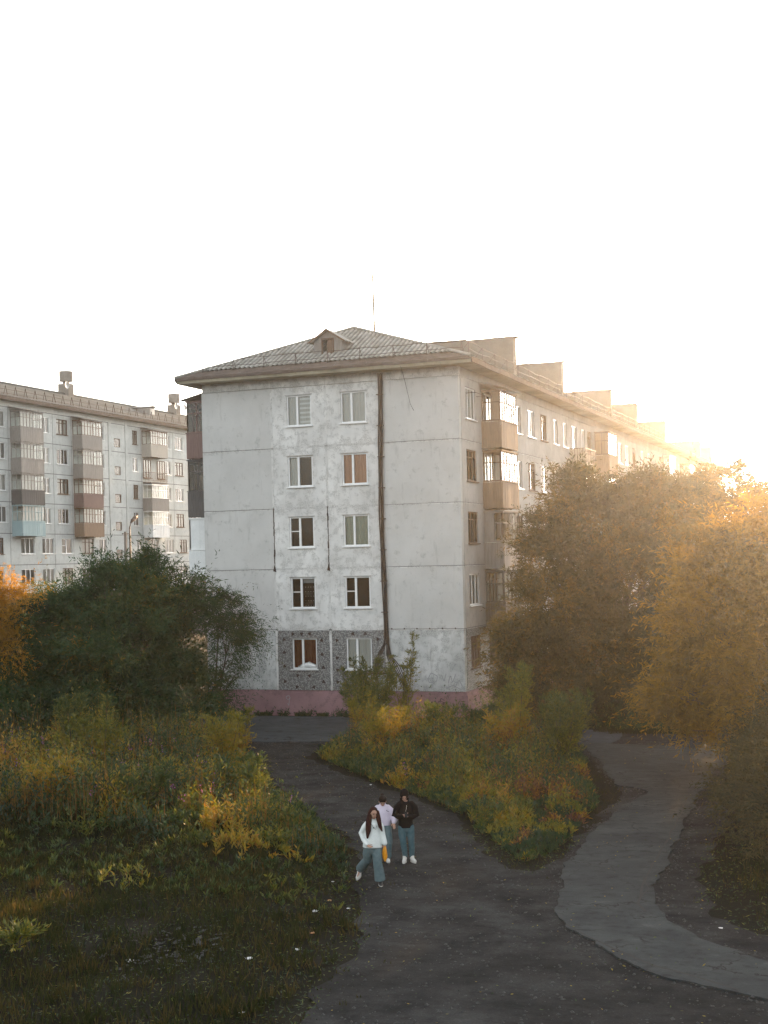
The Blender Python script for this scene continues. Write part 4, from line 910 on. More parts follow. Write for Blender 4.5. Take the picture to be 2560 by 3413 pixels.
def stems_arr(x, y, d, h, g, w=.012):
    n = len(x); z = gz(x, y, d); P = np.stack([x, y, z-.02], 1); D_ = unit(np.stack([g.normal(0, .1, n), g.normal(0, .1, n), np.ones(n)], 1)); S_ = unit(np.cross(D_, g.normal(size=(n, 3))))
    return P, D_, S_, h*1.02, np.full(n, w), np.full(n, .95)
def cat_(*a): return [np.concatenate(t) for t in zip(*a)]
def stuff(name, arr, mat, label):
    o = add(name, leaf_mesh(name, *arr, mat)); o['kind'] = 'stuff'; o['label'] = label; o['category'] = name.replace('_', ' '); return o
g = np.random.default_rng(21)
def clumps(x, y, n, seed, tints, hs_, rad=(.45, 1.0)):
    q = np.random.default_rng(seed); i = q.integers(0, len(x), n); cx, cy_ = x[i], y[i]; R_ = q.uniform(*rad, n); T = q.choice(tints, n)+q.normal(0, .05, n); Hc = q.uniform(*hs_, n)
    hh = np.zeros(len(x)); tt = np.zeros(len(x))
    for s0 in range(0, len(x), 4000):
        sl_ = slice(s0, s0+4000); d2 = ((x[sl_, None]-cx)**2+(y[sl_, None]-cy_)**2)/R_**2; v = Hc*np.maximum(1-.75*d2, .0); k = v.argmax(1); hh[sl_] = v[np.arange(len(k)), k]; tt[sl_] = T[k]
    return hh, tt
# left meadow: tall herbs on the raised part, sparse low growth on the bank in front
x, y, d = ray_pick(30000, -17, 8.5, -33, -8, lambda x, y, d: (d > .25) & (g.random(len(x)) < np.where(y > -28.5+.6*wob(x, y, .5), 1, .2)) & (x < 8), g)
edge = sm(d/2.2); ch, ct = clumps(x, y, 520, 31, [.12, .22, .3, .36, .42, .48, .54, .6, .72], (.3, 1.5))
h = np.maximum(ch, .22)*(.7+.45*g.random(len(x)))*(.35+.65*edge); h = np.where(y < -28, h*.35, h)
tn = ct+.10*wob(x, y, .5, 4)+g.normal(0, .05, len(x))+.34*sm((-3-x)/6)*sm((y+28)/2)*sm((-20-y)/3)
h *= 1+.75*(g.random(len(x)) > .93)*edge
stuff('tall_herbs', cat_(herbs(x, y, d, h, 9, .20, .044, tn, g, .22, .8), stems_arr(x, y, d, h, g)), 'herb', 'tall green and golden willowherb covering the ground left of the dirt path')
# island
isl = [(-3.1, -7.6), (-2.1, -11.8), (1.7, -16.4), (4.6, -19.3), (6.8, -22.0), (8.7, -25.8), (9.8, -27.6), (10.3, -27.0), (10.4, -24.8), (10.1, -19.6), (8.3, -13.3), (6.2, -7.6), (4, -6.0), (-1.2, -6.4)]
x, y, d = ray_pick(26000, -3.3, 11, -28.5, -5.8, lambda x, y, d: (seg_dist(x, y, isl) < -.1), g)
di = -seg_dist(x, y, isl); d = np.maximum(d, di)
ch, ct = clumps(x, y, 330, 33, [.1, .2, .28, .35, .42, .5, .6, .74, .97], (.25, 1.1), (.35, .85))
h = np.maximum(ch, .16)*(.65+.5*g.random(len(x)))*(.3+.7*sm(di/1.6))*np.where(y < -22, .7, 1)*np.where((y > -9.5) & (x > -1.8), .6, 1)
h *= 1+1.1*g.random(len(x))*(g.random(len(x)) > .90)*sm(di*.8)
tn = ct+.08*wob(x, y, .9, 7)+g.normal(0, .06, len(x))
k = g.random(len(x)) < .75
stuff('island_herbs', cat_(herbs(x[k], y[k], d[k], h[k], 8, .18, .040, tn[k], g, .22, .75), stems_arr(x[k], y[k], d[k], h[k], g)), 'herb', 'rusty and green herbs filling the island between the two paths')
def blades(x, y, d, h, tint, g, w=.016):
    n = len(x); z = gz(x, y, d)-.01; P = np.stack([x, y, z], 1); D_ = unit(np.stack([g.normal(0, .33, n), g.normal(0, .33, n), np.ones(n)], 1)); S_ = unit(np.cross(D_, g.normal(size=(n, 3))))
    return P, D_, S_, h, np.full(n, w)*g.uniform(.7, 1.5, n), tint
gx, gy, gd = ray_pick(330000, -17, 17.5, -43, -5, lambda x, y, d: (d > -.25-.3*wob(x, y, 3)) & (g.random(len(x)) < np.clip(.25+.75*d/1.3, .15, 1)*np.where(wob(x, y, .9, 3)+.5*wob(x, y, 3.1, 1) > -.25, 1, .15)) & ((x < 10.8) | (d > .0)) & ~((y > -8.5) & (x < -2)), g)
stuff('meadow_grass', blades(gx, gy, gd, (.09+.24*g.random(len(gx))**1.5)*(.35+.65*sm(gd/1.2)), .42+.28*wob(gx, gy, .8, 9)+g.normal(0, .14, len(gx)), g), 'grass', 'short dark grass on the banks beside the paths')
ux, uy, ud = ray_pick(4200, -16, 9.4, -43, -26.5, lambda x, y, d: (d > .1) & (wob(x, y, .9, 6)+.6*wob(x, y, 2.7, 1) > .12), g)
ux = np.repeat(ux, 16)+g.normal(0, .07, len(ux)*16); uy = np.repeat(uy, 16)+g.normal(0, .07, len(uy)*16); ud = np.repeat(ud, 16); ut = np.repeat(g.uniform(.25, 1, len(ud)//16), 16)
stuff('grass_tufts', blades(ux, uy, ud, .10+.22*g.random(len(ux)), ut*.8, g, .02), 'grass', 'taller grass tufts on the dark bank at lower left')
# thin tufts creeping over the path edges
tx, ty, td_ = ray_pick(110000, -4, 14.5, -43, -6, lambda x, y, d: (d < .05) & (d > -.9) & (wob(x, y, 2.2, 5)+.6*wob(x, y, 5, 2)+d*.6 > .3) & (seg_dist(x, y, path_poly) > .05), g)
stuff('path_edge_grass', blades(tx, ty, td_, .04+.09*g.random(len(tx)), .4+.3*g.random(len(tx)), g), 'grass', 'thin tufts of grass creeping over the dirt path edge')
# grass strip behind the path, weeds at the plinth
wx = g.uniform(-12.5, -4.6, 420); wy = g.uniform(-.55, -.16, 420); k = wob(wx, wy*0, 2.2, 1) > -.1; wx, wy = wx[k], wy[k]; wd = np.full(len(wx), .05)
stuff('plinth_weeds', herbs(wx, wy, wd, .12+.38*g.random(len(wx))*np.clip(wob(wx, wx*0, 3, 2)+.5, .1, 1), 8, .16, .05, .12+.2*g.random(len(wx)), g, .3), 'herb', 'dark weeds growing along the foot of the pink plinth')
sx = g.uniform(6.5, 11.5, 9000); sy_ = g.uniform(-4.5, -.5, 9000); sd2 = path_dist(sx, sy_); k = sd2 > -.4
stuff('verge_grass', blades(sx[k], sy_[k], np.maximum(sd2[k], .1), .1+.25*g.random(k.sum()), .35+.3*g.random(k.sum()), g, .025), 'grass', 'dim grass verge in front of the big willow')
# low willow growth below the big willows, reads as one dark mass
bx_ = g.uniform(1, 11, 2600); by_ = g.uniform(-4.2, 1.0, 2600); bd_ = path_dist(bx_, by_); k = (bd_ > -.1)
stuff('undergrowth', herbs(bx_[k], by_[k], np.maximum(bd_[k], .1), .4+1.1*g.random(k.sum()), 12, .17, .04, .25+.3*g.random(k.sum()), g, .25), 'herb', 'dark undergrowth along the foot of the long facade')
# flowers
fx, fy, fd = ray_pick(50, -12, 5, -28, -17, lambda x, y, d: d > .6, g); fz = gz(fx, fy, fd)+.55+.5*g.random(len(fx)); nf = len(fx)*8
P = np.repeat(np.stack([fx, fy, fz], 1), 8, 0)+g.normal(0, .035, (nf, 3))*np.array([1, 1, 2]); D_ = unit(g.normal(size=(nf, 3)))
stuff('fireweed_flowers', (P, D_, unit(np.cross(D_, g.normal(size=D_.shape))), np.full(nf, .05), np.full(nf, .04), g.random(nf)), 'flower', 'scattered purple-pink fireweed flowers in the meadow')

# saplings and shrubs one can tell apart
def shrub(label, x, y, hgt, wid, tw, mat, tint, seed, nst=6, per=12, ll=.14, droop=.1, group='young willows beside the paths'):
    z = float(gz(x, y)); t = root('willow_sapling', label, 'sapling', (x, y, z), group); gg = np.random.default_rng(seed); m = MB(); AR = []
    for k in range(nst):
        a = 2*math.pi*k/nst+gg.uniform(-.5, .5); rad = wid*gg.uniform(.25, 1) if nst > 1 else wid*.15; hh = hgt*gg.uniform(.65, 1.0) if k else hgt
        pts = [(x+math.cos(a)*rad*(q**.8), y+math.sin(a)*rad*(q**.8), z-.03+hh*q) for q in (0, .25, .5, .75, 1)]; m.tube(pts, [.018, .014, .010, .007, .003], 4)
        n = int(tw*hh*1.9); q = gg.uniform(.12, 1, n); az = gg.uniform(0, 6.283, n); el = gg.normal(.75, .25, n); tl = (.55*(1.1-q)+.16)*gg.uniform(.6, 1.2, n)
        p0 = np.stack([np.interp(q, [0, .25, .5, .75, 1], [p[i] for p in pts]) for i in range(3)], 1); dd = np.stack([np.cos(az)*np.cos(el), np.sin(az)*np.cos(el), np.sin(el)], 1)
        s = (np.arange(per)+.5)/per; P = p0[:, None]+dd[:, None]*(tl[:, None]*s)[..., None]; P[..., 2] -= droop*tl[:, None]*s**2; tan = np.repeat(dd, per, 0)
        sdv = unit(np.cross(tan, gg.normal(size=tan.shape))); DD = unit(tan*.8+sdv*.6); P = P.reshape(-1, 3)-np.array([x, y, z]); c = len(P)
        AR.append((P, DD, unit(np.cross(DD, gg.normal(size=DD.shape))), ll*gg.uniform(.6, 1.3, c), .03*gg.uniform(.7, 1.3, c), tint[0]+tint[1]*(1-np.repeat(q, per))+gg.normal(0, .08, c)))
    part('stem', m, 'bark', t, True); add('foliage', leaf_mesh('foliage', *cat_(*AR), mat), t); return t
SH = [('tall thin willow sapling rising against the right blank wall panel', -1.5, -3.9, 3.9, .7, 11, (.5, .2), 4),
      ('leafy sapling in front of the grey cable cabinet', -3.1, -4.2, 3.0, 1.2, 13, (.44, .3), 8),
      ('bushy green sapling left of the tall thin one, over the pink plinth', -2.0, -6.4, 2.7, 1.6, 15, (.42, .25), 14),
      ('shrub with bright orange leaves at the left end of the island', -1.3, -8.9, 1.9, .8, 15, (.6, .4), 5),
      ('yellowing shrub in the middle of the island nearest the dirt path', 0.9, -12.6, 1.6, 1.2, 17, (.62, .3), 7),
      ('green shrub in the middle of the island right of the black graffiti', 1.4, -8.4, 1.3, 1.0, 14, (.42, .2), 8),
      ('tall willow shrub with an orange cluster on the right half of the island', 5.6, -12.2, 3.1, 1.0, 15, (.5, .42), 7),
      ('rust-brown leggy shrub in front of the tall orange-clustered one', 5.7, -14.4, 1.9, .8, 15, (.78, .25), 6),
      ('grey-green shrub on the right side of the island by the asphalt', 7.3, -13.0, 2.5, .9, 15, (.42, .2), 8),
      ('spreading green shrub at the far right corner of the island', 7.2, -11.4, 2.3, .9, 14, (.44, .2), 7),
      ('low blue-green shrub behind the island, below the corner of the plinth', 2.6, -6.6, 1.3, .7, 24, (.2, .12), 6),
      ('small pale shrub between the plinth corner and the big willow', 3.9, -7.2, 1.5, .4, 22, (.24, .12), 4),
      ('golden shrub at the far left of the meadow', -3.7, -26.4, 1.35, 1.1, 14, (.74, .2), 8),
      ('upright yellow-green shrub reaching up before the dark willow', -5.9, -20.2, 2.28, 0.98, 14, (.5, .25), 7),
      ('leaning green shrub in the centre of the meadow\'s back edge', -8.4, -18.0, 2.16, 0.84, 14, (.42, .2), 6),
      ('shrub with a pink-brown seed head at the meadow\'s right end', -2.9, -17.6, 2.04, 0.84, 14, (.6, .25), 6),
      ('light green shrub with a yellow top where the meadow meets the road', -4.1, -14.2, 1.92, 0.70, 14, (.55, .4), 5),
      ('green shrub at the meadow corner beside the dirt path, nearest the walkers', .4, -22.4, 1.44, 0.84, 12, (.36, .22), 6),
      ('green shrub in the front row of the meadow above the dark bank', -1.0, -26.6, 1.3, 1.12, 12, (.32, .2), 7),
      ('small yellow-leaved seedling low in the dark bottom left corner', 3.15, -37.5, .40, .14, 20, (.46, .16), 3)]
for i, (lab, x, y, hg, wd_, tw_, tn_, ns) in enumerate(SH):
    shrub(lab, x, y, hg, wd_, tw_, 'herb', tn_, 100+i, ns)

# ---------------------------------------------------------------- stones, litter
def stones(n, cond, x0, x1, y0, y1, zf, name, lab, s0, s1, seed):
    g = np.random.default_rng(seed); x, y, d = ray_pick(n, x0, x1, y0, y1, cond, g); n = len(x); s = s0+(s1-s0)*g.random(n)**3
    base = np.array([(1, 0, 0), (0, 1, 0), (-1, 0, 0), (0, -1, 0), (0, 0, .7), (0, 0, -.5)], float); V_ = base[None]*(s[:, None, None])*g.uniform(.6, 1.3, (n, 6, 1)); a = g.uniform(0, 6.28, n)
    c, s_ = np.cos(a)[:, None], np.sin(a)[:, None]; vx = V_[..., 0]*c-V_[..., 1]*s_; vy = V_[..., 0]*s_+V_[..., 1]*c
    V_ = np.stack([vx+x[:, None], vy+y[:, None], V_[..., 2]+zf+s[:, None]*.15], -1).reshape(-1, 3)
    F = np.array([(0, 1, 4), (1, 2, 4), (2, 3, 4), (3, 0, 4), (1, 0, 5), (2, 1, 5), (3, 2, 5), (0, 3, 5)]); F = (F[None]+(np.arange(n)*6)[:, None, None]).reshape(-1, 3)
    me = bpy.data.meshes.new(name); me.from_pydata(V_.tolist(), [], F.tolist()); me.materials.append(M['stone']); o = add(name, me); o['kind'] = 'stuff'; o['label'] = lab; o['category'] = 'stones'
stones(26000, lambda x, y, d: (seg_dist(x, y, dirt_poly) < -.15) & (seg_dist(x, y, path_poly) > 0), -6, 20, -41, -6, 0, 'gravel', 'small stones scattered over the trodden dirt path', .008, .045, 3)
stones(500, lambda x, y, d: (seg_dist(x, y, path_poly) < -.2), 6, 20, -38, -6, .036, 'gravel', 'few pebbles lying on the asphalt path', .006, .02, 4)
def near_edge(x, y, d): e_ = seg_dist(x, y, path_poly); return (np.abs(e_) < .28+.25*wob(x, y, 2)) & (g_e.random(len(x)) < .35)
g_e = np.random.default_rng(8)
stones(60000, near_edge, 6, 20, -40, -7, .02, 'asphalt_crumbs', 'broken crumbs of asphalt along the ragged edge of the path', .010, .042, 6)
g = np.random.default_rng(77); lx, ly, ld = ray_pick(2600, -6, 16, -41, -6, lambda x, y, d: (d < 0) & (wob(x, y, .8, 2)+g.random(len(x))*1.2 > .35), g)
nn = len(lx); LP = np.stack([lx, ly, np.where(seg_dist(lx, ly, path_poly) < 0, .042, .012)], 1); LD = unit(np.stack([g.normal(size=nn), g.normal(size=nn), .25*np.abs(g.normal(size=nn))], 1)); LS = unit(np.cross(LD, np.array([0, 0, 1.])+g.normal(0, .3, (nn, 3))))
stuff('fallen_leaves', (LP, LD, LS, .06*g.uniform(.5, 1.4, nn), np.full(nn, .028), (.2+.65*g.random(nn))), 'herb', 'small fallen leaves strewn over the paths')
lx, ly, ld = ray_pick(60000, -17, 17, -43, -24, lambda x, y, d: (d > -.2) & (wob(x, y, 1.3, 4)+g.random(len(x)) > .1), g)
nn = len(lx); LP = np.stack([lx, ly, gz(lx, ly, ld)+.02+.03*g.random(nn)], 1); LD = unit(np.stack([g.normal(size=nn), g.normal(size=nn), .3*np.abs(g.normal(size=nn))], 1)); LS = unit(np.cross(LD, np.array([0, 0, 1.])+g.normal(0, .4, (nn, 3))))
stuff('leaf_litter', (LP, LD, LS, .09*g.uniform(.5, 1.5, nn), np.full(nn, .022), (.62*g.uniform(.2, 1.0, nn)**1.5)), 'herb', 'dead leaves and stalks lying on the dark banks')
def scrap(seed, s, h=.3):
    r = random.Random(seed); m = MB(); n = 7; top = [(r.uniform(-.15, .15)*s, r.uniform(-.15, .15)*s, s*h*r.uniform(.6, 1.2)) for _ in range(1)][0]
    ring = [(math.cos(k*6.283/n)*s*r.uniform(.55, 1), math.sin(k*6.283/n)*s*r.uniform(.45, .9), s*h*r.uniform(0, .8)) for k in range(n)]
    low = [(p[0]*.8, p[1]*.8, .0) for p in ring]
    for k in range(n): q = (k+1) % n; m.quad(ring[k], ring[q], top); m.quad(low[k], low[q], ring[q], ring[k])
    return m
LI = [((7.0, -32.9), .10, 'paper', 'crumpled white paper, the largest scrap beside the path below the walkers'), ((7.5, -32.35), .05, 'paper', 'small white scrap at the dirt path edge right of the crumpled paper'),
      ((6.9, -31.9), .07, 'paper_orange', 'orange wrapper in the grass behind the crumpled white paper'), ((7.6, -34.4), .07, 'paper_orange', 'peach-coloured scrap midway down the dirt path\'s left edge'),
      ((7.8, -35.5), .09, 'paper', 'white rag at the path edge below the peach-coloured scrap'), ((7.3, -36.5), .10, 'paper', 'flat white carton left of the rag in the grass'),
      ((5.3, -37.2), .11, 'paper', 'square white scrap in the dark grass beside the rubbish heap'), ((8.4, -39.0), .08, 'paper', 'white crumpled scrap nearest the bottom edge of the picture'),
      ((7.2, -35.4), .05, 'paper_orange', 'tiny orange scrap between the white rag and the rubbish heap'), ((14.9, -32.0), .06, 'paper', 'pale scrap on the dark verge right of the asphalt path'),
      ((6.3, -30.3), .05, 'paper', 'white scrap on the bank just left of the woman in white'), ((2.4, -17.9), .06, 'paper', 'small white scrap on the dirt path beside the island'),
      ((5.55, -18.9), .07, 'paper', 'white scrap in the herbs near the middle of the island')]
for i, ((x, y), s, mt, lab) in enumerate(LI):
    z = max(float(gz(x, y)), 0 if seg_dist(np.array([x]), np.array([y]), dirt_poly)[0] < 0 else -9)
    o = scrap(i, s).mesh('litter', mt); ob = add('litter', o, None, (x, y, z+.01)); ob['label'] = lab; ob['category'] = 'litter'; ob['group'] = 'litter beside the dirt path'; ob.rotation_euler.z = i
g = np.random.default_rng(5); m = MB()
for k in range(170):
    x, y = 5.75+g.normal(0, .45), -36.5+g.normal(0, .7); z = float(gz(x, y))+.02; s = g.uniform(.015, .06); a = g.uniform(0, 6.28); c, s_ = math.cos(a), math.sin(a); l = s*g.uniform(1, 3)
    m.quad((x-l*c, y-l*s_, z), (x-s*s_, y+s*c, z+g.uniform(0, .04)), (x+l*c, y+l*s_, z+g.uniform(0, .05)), (x+s*s_, y-s*c, z))
o = add('rubbish', m.mesh('rubbish', 'stone')); o['kind'] = 'stuff'; o['label'] = 'heap of grey rubbish and twigs in the grass at lower left'; o['category'] = 'rubbish'

# ---------------------------------------------------------------- people
def cloth(name, a, b, rough=.9):
    return simple(name, a, b, 14, rough, spec=.08 if rough > .55 else .3, bstr=.5)
M['skin'] = cloth('skin', (.36, .21, .155), (.42, .26, .19), .6); M['hair_dark'] = cloth('dark_hair', (.010, .007, .006), (.022, .014, .011), .8)
M['hair_auburn'] = cloth('auburn_hair', (.018, .008, .007), (.045, .018, .015), .8)
M['white_knit'] = cloth('white_knit', (.60, .64, .62), (.70, .74, .72)); M['lilac'] = cloth('lilac_fleece', (.50, .45, .54), (.60, .55, .64)); M['black_cloth'] = cloth('black_cloth', (.006, .0055, .006), (.012, .011, .011))
M['jeans'] = cloth('blue_grey_denim', (.075, .115, .125), (.13, .18, .19)); M['jeans_blue'] = cloth('mid_blue_denim', (.042, .085, .10), (.085, .145, .165))
M['white_shoe'] = cloth('off_white_canvas', (.52, .51, .47), (.62, .60, .56)); M['black_shoe'] = cloth('black_leather', (.015, .015, .016), (.03, .03, .03), .5)
M['sole'] = cloth('rubber_sole', (.45, .44, .40), (.55, .54, .5)); M['yellow_plastic'] = cloth('yellow_plastic', (.55, .20, .01), (.75, .32, .015), .35); M['phone'] = cloth('black_glass', (.01, .01, .012), (.02, .02, .022), .15)
M['eye'] = cloth('eye_dark', (.02, .015, .012), (.03, .02, .016), .3); M['lip'] = cloth('lip', (.34, .13, .11), (.38, .16, .13), .5)
def blob(bm, pts, rad, n=14, flat=1.0, cut=False):
    """closed tapered tube with rounded ends; flat squashes the front-back radius"""
    P = [Vector(p) for p in pts]; rs_ = list(rad); path = []; 
    d0 = (P[0]-P[1]).normalized(); d1 = (P[-1]-P[-2]).normalized()
    for a in (85, 55, 25): path.append((P[0]+d0*rs_[0]*math.sin(R(a)), rs_[0]*math.cos(R(a)), -d0))
    for i, p in enumerate(P): path.append((p, rs_[i], ((P[min(i+1, len(P)-1)]-P[max(i-1, 0)])).normalized()))
    for a in (() if cut else (25, 55, 85)): path.append((P[-1]+d1*rs_[-1]*math.sin(R(a)), rs_[-1]*math.cos(R(a)), d1))
    rings = []
    for c, r, d in path:
        u = Vector((1, 0, 0))-d*d.x
        if u.length < .2: u = Vector((0, 0, 1))-d*d.z
        u.normalize(); w = d.cross(u)
        rings.append([bm.verts.new(c+u*r*math.cos(2*math.pi*k/n)+w*r*flat*math.sin(2*math.pi*k/n)) for k in range(n)])
    for a, b in zip(rings, rings[1:]):
        for k in range(n): j = (k+1) % n; bm.faces.new((a[k], a[j], b[j], b[k]))
    bm.faces.new(rings[0][::-1]); bm.faces.new(rings[-1])
def ell(bm, c, r, seg=16):
    m = Matrix.Translation(c) @ Matrix.Diagonal((*r, 1)); bmesh.ops.create_uvsphere(bm, u_segments=seg, v_segments=12, radius=1, matrix=m)
def remesh(bm, name, mat, vox=.009, smooth=4):
    bmesh.ops.recalc_face_normals(bm, faces=bm.faces)
    me = bpy.data.meshes.new(name); bm.to_mesh(me); bm.free(); ob = bpy.data.objects.new('tmp', me); col.objects.link(ob)
    a = ob.modifiers.new('r', 'REMESH'); a.mode = 'VOXEL'; a.voxel_size = vox; b = ob.modifiers.new('s', 'SMOOTH'); b.factor = .5; b.iterations = smooth
    dg = bpy.context.evaluated_depsgraph_get(); out = bpy.data.meshes.new_from_object(ob.evaluated_get(dg)); bpy.data.objects.remove(ob); bpy.data.meshes.remove(me)
    out.name = name; out.materials.clear(); out.materials.append(M[mat]); out.polygons.foreach_set('use_smooth', [True]*len(out.polygons)); return out
def hand(bm, w, d, side, curl=.3, s=1.0):
    """palm and five bent fingers from wrist w pointing along d"""
    w = Vector(w); d = Vector(d).normalized(); u = Vector((1, 0, 0))-d*d.x
    if u.length < .3: u = Vector((0, 1, 0))-d*d.y
    u = u.normalized()*side; nrm = d.cross(u).normalized()
    blob(bm, [w-d*.03, w+d*.035*s, w+d*.075*s], [.026, .036, .036], 10, .5)
    for k, (off, L_) in enumerate(((-.027, .065), (-.009, .078), (.009, .073), (.027, .057))):
        b = w+d*.085*s+u*off; c1 = b+(d-nrm*curl).normalized()*L_*.5*s; c2 = c1+(d-nrm*curl*2.2).normalized()*L_*.5*s; blob(bm, [b-d*.02, c1, c2], [.0095, .009, .0075], 8)
    b = w+d*.03*s-u*.03; c1 = b+(d*.6-u*.8).normalized()*.035; c2 = c1+(d*.9-u*.25-nrm*curl).normalized()*.032; blob(bm, [b, c1, c2], [.012, .0105, .009], 8)
def person(label, loc, head, tilt, J, parts_fn):
    """J: joints in the person's own frame: x = right as seen from the front, -y = forward"""
    t = root('person', label, 'person', loc, 'three friends walking on the dirt path', R(20.6))
    bm = bmesh.new(); hc = Vector(head); f = Vector((tilt[0], -1, tilt[1])).normalized(); up = Vector((0, 0, 1))-f*f.z; up.normalize(); sx_ = f.cross(up).normalized()
    neck = Vector(J['neck'])
    ell(bm, hc+up*.025-f*.01, (.078, .095, .098)); ell(bm, hc-up*.045+f*.022, (.055, .062, .062))
    ell(bm, hc+f*.098-up*.018, (.012, .018, .02)); ell(bm, hc+f*.08+up*.03, (.05, .015, .012)); ell(bm, hc-up*.105+f*.048, (.022, .02, .016))
    for s in (-1, 1): ell(bm, hc+sx_*.08*s-up*.01, (.012, .02, .03))
    blob(bm, [hc-up*.06-f*.02, neck, neck-Vector((0, 0, .06))], [.05, .052, .06])
    sh, pe = (Vector(J['shL'])+Vector(J['shR']))/2, (Vector(J['hipL'])+Vector(J['hipR']))/2
    blob(bm, [neck-Vector((0, 0, .07)), sh-Vector((0, 0, .11)), sh.lerp(pe, .5), pe.lerp(sh, .12), pe-Vector((0, 0, .03))], [.06, .125, .10, .105, .10], 16, .62)
    for s in 'LR':
        a, e_, w_ = (Vector(J[k+s]) for k in ('sh', 'el', 'wr')); a = a.lerp(sh, .18)-Vector((0, 0, .055)); blob(bm, [sh-Vector((0, 0, .09)), a, a.lerp(e_, .5), e_, w_], [.05, .042, .04, .034, .026]); hand(bm, w_, J.get('hd'+s, w_-e_), -1 if s == 'L' else 1, J.get('curl', .35))
        h_, k_, an = (Vector(J[k+s]) for k in ('hip', 'kn', 'an')); blob(bm, [h_, h_.lerp(k_, .5), k_, k_.lerp(an, .35), an], [.075, .07, .055, .052, .036])
        fd_ = Vector(J.get('ft'+s, (0, -1, 0))).normalized(); blob(bm, [an-Vector((0, 0, .02))-fd_*.03, an+fd_*.07-Vector((0, 0, .045)), an+fd_*.16-Vector((0, 0, .055))], [.022, .022, .018])
    body = add('body', remesh(bm, 'body', 'skin', .0085, 2), t)
    ey = MB()
    for s in (-1, 1):
        c = hc+f*.085+sx_*.032*s+up*.008; ey.quad(*[tuple(c+sx_*.014*math.cos(q*.785)+up*.007*math.sin(q*.785)+f*.004) for q in range(8)])
        c = c+up*.02; ey.quad(tuple(c-sx_*.018+f*.006), tuple(c+sx_*.018+f*.006), tuple(c+sx_*.018+up*.006+f*.004), tuple(c-sx_*.018+up*.006+f*.004))
    add('eyes', ey.mesh('eyes', 'eye'), t); c = hc+f*.092-up*.055
    add('mouth', MB().quad(*[tuple(c+sx_*.022*math.cos(q*.785)+up*.007*math.sin(q*.785)) for q in range(8)]).mesh('mouth', 'lip'), t)
    parts_fn(t, hc, f, up, sx_); return t
def shoe(t, an, fd_, mat, pitch=0.):
    bm = bmesh.new(); an = Vector(an); f = Vector(fd_).normalized(); d = Vector((0, 0, -1))
    blob(bm, [an-f*.035+d*.035, an+f*.07+d*.06, an+f*.17+d*.07], [.048, .046, .040]); blob(bm, [an+Vector((0, 0, .02)), an+d*.04], [.045, .05])
    o = add('shoe', remesh(bm, 'shoe', mat, .009, 3), t)
    sm_ = MB(); u = f.cross(Vector((0, 0, 1))).normalized(); pts = []
    for k in range(14):
        a = 2*math.pi*k/14; p = an+f*(.065+.155*math.cos(a))+u*.05*math.sin(a)*(1.0 if math.cos(a) < .3 else .9); pts.append(p+d*.085)
    n = len(pts); sm_.v = [tuple(p) for p in pts]+[tuple(p+d*.025) for p in pts]; sm_.f = [tuple(range(n)), tuple(range(n, 2*n))[::-1]]+[(k, n+k, n+(k+1) % n, (k+1) % n) for k in range(n)]
    add('sole', sm_.mesh('sole', 'sole'), o)
# woman in white, in front
def pw(t, hc, f, up, sx_):
    bm = bmesh.new()
    blob(bm, [(-.07, 0, 1.40), (-.08, 0, 1.33), (-.09, -.0, 1.15), (-.10, -.01, .98), (-.105, -.01, .815)], [.075, .165, .175, .195, .215], 20, .66, True)
    blob(bm, [(-.20, 0, 1.32), (-.26, .0, 1.25), (-.34, .02, 1.12), (-.29, -.06, 1.0), (-.225, -.16, .915)], [.075, .075, .062, .055, .055]); blob(bm, [(.05, 0, 1.32), (.09, .0, 1.25), (.125, .0, 1.07), (.15, -.02, .98), (.165, -.04, .90)], [.075, .072, .06, .055, .055])
    add('sweater', remesh(bm, 'sweater', 'white_knit', .010, 3), t)
    bm = bmesh.new(); blob(bm, [(-.10, 0, .90), (-.10, 0, .80)], [.16, .165], 18, .75)
    blob(bm, [(-.19, 0, .80), (-.215, .05, .66), (-.21, .12, .52), (-.31, .38, .36), (-.39, .56, .23)], [.105, .11, .10, .105, .105], cut=True); blob(bm, [(-.01, 0, .80), (.0, -.06, .64), (.0, -.08, .48), (.03, -.06, .28), (.045, -.04, .10)], [.105, .11, .10, .11, .12], cut=True)
    add('jeans', remesh(bm, 'jeans', 'jeans', .010, 2), t)
    bm = bmesh.new(); ell(bm, hc+up*.045-f*.03, (.092, .10, .098))
    blob(bm, [hc+up*.02-f*.06, hc-up*.15-f*.07, hc-up*.35-f*.08], [.10, .135, .09], 14, .6)
    blob(bm, [hc-sx_*0+Vector((-.082, -.01, .02)), hc+Vector((-.115, -.05, -.15)), hc+Vector((-.13, -.12, -.35)), hc+Vector((-.15, -.14, -.50))], [.045, .068, .062, .025], 10, .6)
    blob(bm, [hc+Vector((.08, -.01, .03)), hc+Vector((.10, -.05, -.12)), hc+Vector((.135, -.10, -.28)), hc+Vector((.17, -.09, -.37))], [.042, .056, .042, .018], 10, .6)
    add('hair', remesh(bm, 'hair', 'hair_auburn', .008, 2), t)
    add('necklace', MB().box(-.075, -.135, 1.245, -.055, -.125, 1.275).tube([(-.11, -.125, 1.33), (-.07, -.135, 1.27), (-.02, -.128, 1.22), (.0, -.12, 1.30)], .004, 4).mesh('necklace', 'phone'), t)
    shoe(t, (-.42, .62, .16), (-.25, -1, -.25), 'white_shoe'); shoe(t, (.05, -.03, .10), (.1, -1, 0), 'black_shoe')
